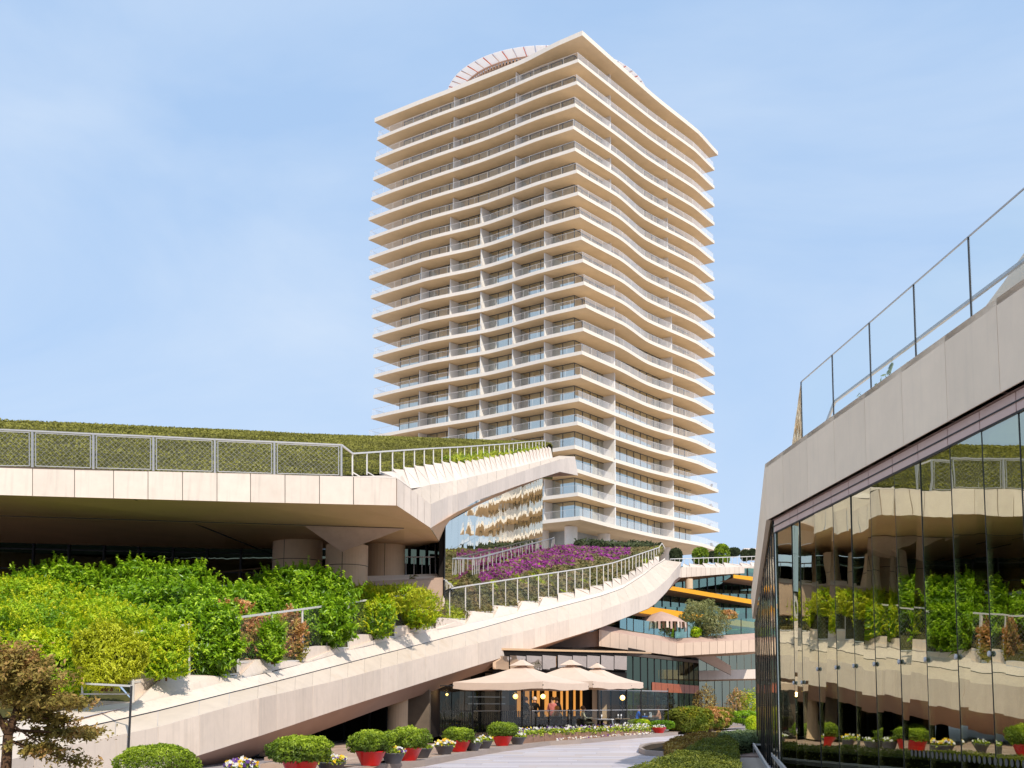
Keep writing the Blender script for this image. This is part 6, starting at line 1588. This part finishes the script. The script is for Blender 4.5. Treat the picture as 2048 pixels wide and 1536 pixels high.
# steel trough and steps at the foot of the glass corner
tr = empty('steel_trough', PZ(1525, 1520, 0), 'polished steel frame at the foot of the rippled glass', 'trough')
a = PZ(1507, 1489, .35); c = PZ(1550, 1560, .30)
for k, of in enumerate((0, .32)):
    MB().bar(a+V(of, 0, 0), c+V(of, 0, 0), .05, .09).build('rail', METALW, tr)
MB().bar(a, a+V(.32, 0, 0), .05).build('rail', METALW, tr)
for q in (a, c, a+V(.32, 0, 0)): MB().bar(q, V(q.x, q.y, 0), .04).build('leg', METAL, tr)
sp2 = empty('sunken_step', PZ(1490, 1520, 0), 'low dark stone steps between the olive hedge and the glass corner', 'steps')
for i, (v0, v1, m) in enumerate(((1500, 1506, KERB), (1507, 1516, SOFFP), (1518, 1570, COPE))):
    MB().slab(PZ(1474, v0, .02), PZ(1512+i*6, v0, .02), PZ(1520+i*14, v1, .02), PZ(1474, v1, .02), V(0, 0, .08-.02*i)).build('step', m, sp2)

# ================================================================== left shrubs, tree, foreground bush
SG = 'shrubs on the terraced slope'
def S(*a, **k):
    k.setdefault('lump', .32 if a[6] is not PHOT else .6); k.setdefault('shoots', 1.3 if a[6] is LAUREL else (.8 if a[6] is not PHOT else .7)); k.setdefault('fill', .6)
    return shrub('laurel_shrub' if a[6] is LAUREL else ('photinia_shrub' if a[6] is PHOT else 'golden_shrub'), *a, group=SG, **k)
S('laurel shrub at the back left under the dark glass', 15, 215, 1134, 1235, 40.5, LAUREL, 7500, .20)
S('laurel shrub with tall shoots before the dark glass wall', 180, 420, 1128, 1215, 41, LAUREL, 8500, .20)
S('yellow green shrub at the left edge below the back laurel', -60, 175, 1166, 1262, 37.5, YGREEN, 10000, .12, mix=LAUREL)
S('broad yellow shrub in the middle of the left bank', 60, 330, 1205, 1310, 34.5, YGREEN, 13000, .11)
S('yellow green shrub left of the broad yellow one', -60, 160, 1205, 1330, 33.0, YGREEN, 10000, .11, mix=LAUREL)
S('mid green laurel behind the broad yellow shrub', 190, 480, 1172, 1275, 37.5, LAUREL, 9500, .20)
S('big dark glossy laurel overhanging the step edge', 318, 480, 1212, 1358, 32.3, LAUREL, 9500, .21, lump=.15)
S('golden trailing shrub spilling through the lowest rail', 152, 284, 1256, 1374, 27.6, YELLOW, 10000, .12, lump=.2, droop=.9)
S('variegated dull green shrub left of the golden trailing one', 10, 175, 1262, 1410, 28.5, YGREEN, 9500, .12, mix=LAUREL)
S('small yellow green shrub between golden and glossy shrubs', 262, 385, 1250, 1354, 29.8, YGREEN, 7000, .10)
S('laurel shrub left of the round stone column', 385, 570, 1178, 1262, 38.5, LAUREL, 7500, .20)
S('tall laurel in front of the round stone column', 500, 705, 1146, 1265, 42.5, LAUREL, 9000, .20)
S('glossy laurel behind the second rail bay', 555, 705, 1200, 1294, 40.2, LAUREL, 7500, .20)
S('small red shooting photinia behind the glossy laurel', 432, 505, 1205, 1262, 36, PHOT, 3000, .13, mix=LAUREL)
S('rust coloured photinia hanging left of the rail post', 462, 545, 1238, 1326, 36.0, PHOT, 6500, .12, mix=LAUREL)
S('rust coloured photinia at the rail bay corner', 540, 606, 1226, 1326, 37.8, PHOT, 6000, .12)
S('green shrub between the two rust coloured photinias', 522, 568, 1245, 1322, 34.8, LAUREL, 3000, .13)
S('low golden shrub before the steps of the columns', 688, 850, 1170, 1222, 44.9, YELLOW, 6500, .11, mix=YGREEN)
S('round green shrub behind the third rail bay', 690, 792, 1190, 1274, 43.9, YGREEN, 7500, .11, mix=LAUREL)
S('yellow green shrub at the fourth rail bay', 782, 877, 1184, 1254, 47.4, YGREEN, 7500, .11, mix=YELLOW)
shrub('clipped_bush', 'rounded clipped bush at the bottom below the pale beam', 230, 398, 1489, 1590, 21.5, BUSH, 15000, .055, lump=.08, flat=.35, fill=.25)
# open conifer-like tree at lower left
tr_ = empty('garden_tree', P(8, 1560, 19), 'brownish green open tree at the lower left corner', 'tree')
base = P(6, 1640, 19); t1 = P(16, 1470, 19); t2 = P(40, 1400, 19.2)
segs = [(base, t1, .10, .08), (t1, t2, .08, .05), (t1, P(-30, 1380, 19), .06, .03), (t2, P(30, 1310, 19.3), .05, .02)]
lp = []; ln = []
br = [(40, 1400, 30, 1300, 1.0), (40, 1400, 100, 1345, .9), (40, 1400, 150, 1405, .8), (30, 1430, 120, 1440, .7), (20, 1460, 185, 1468, .8), (16, 1480, 150, 1525, .8), (16, 1480, 60, 1500, .5), (-30, 1380, -40, 1300, .9), (30, 1420, 60, 1370, .8), (10, 1440, 100, 1500, .5), (30, 1330, 70, 1320, .8), (0, 1400, 0, 1340, .9), (10, 1450, 135, 1395, .6)]
for k, (u0, v0, u1, v1, w) in enumerate(br):
    a = P(u0, v0, 19+.1*(k % 3)); b_ = P(u1, v1, 19+random.uniform(-.7, .7)); segs.append((a, b_, .028, .008))
    m = int(3000*w)
    t = rng.uniform(.25, 1.05, m)[:, None]; q = np.array(a)*(1-t)+np.array(b_)*t
    q += rng.normal(0, 1, (m, 3))*np.array([.18, .26, .07])*w*1.0
    lp.append(q); ln.append(np.tile([0, -.2, 1], (m, 1)))
lp = np.concatenate(lp); ln = np.concatenate(ln)
cl = vnoise(lp, 3.4, 21); kp = cl > .42
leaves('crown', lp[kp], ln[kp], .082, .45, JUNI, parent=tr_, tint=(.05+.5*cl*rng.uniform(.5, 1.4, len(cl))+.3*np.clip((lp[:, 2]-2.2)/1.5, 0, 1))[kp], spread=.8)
tubes(segs, 'trunk', BARK, tr_)
# slender pole in front of the beam
pl_ = empty('slender_pole', PZ(254, 1560, 0), 'thin dark pole rising before the pale beam at lower left', 'pole')
MB().bar(P(254, 1560, 26.0), P(263, 1372, 26.2), .05, .05).build('shaft', DARKM, pl_); MB().bar(P(263, 1372, 26.2), P(166, 1367, 27.5), .045, .045).build('arm', METALW, pl_)
e = empty('small_railing', P(220, 1372, 27), 'short grey rail bay behind the golden trailing shrub', 'railing')
po = [P(165, 1404, 28), P(262, 1402, 28)]; to = [P(165, 1279, 28), P(262, 1267, 28)]
railing(e, po, to, .055, .05, pm=METAL, foot=False, bottom=[P(160, 1388, 28), P(263, 1388, 28)])
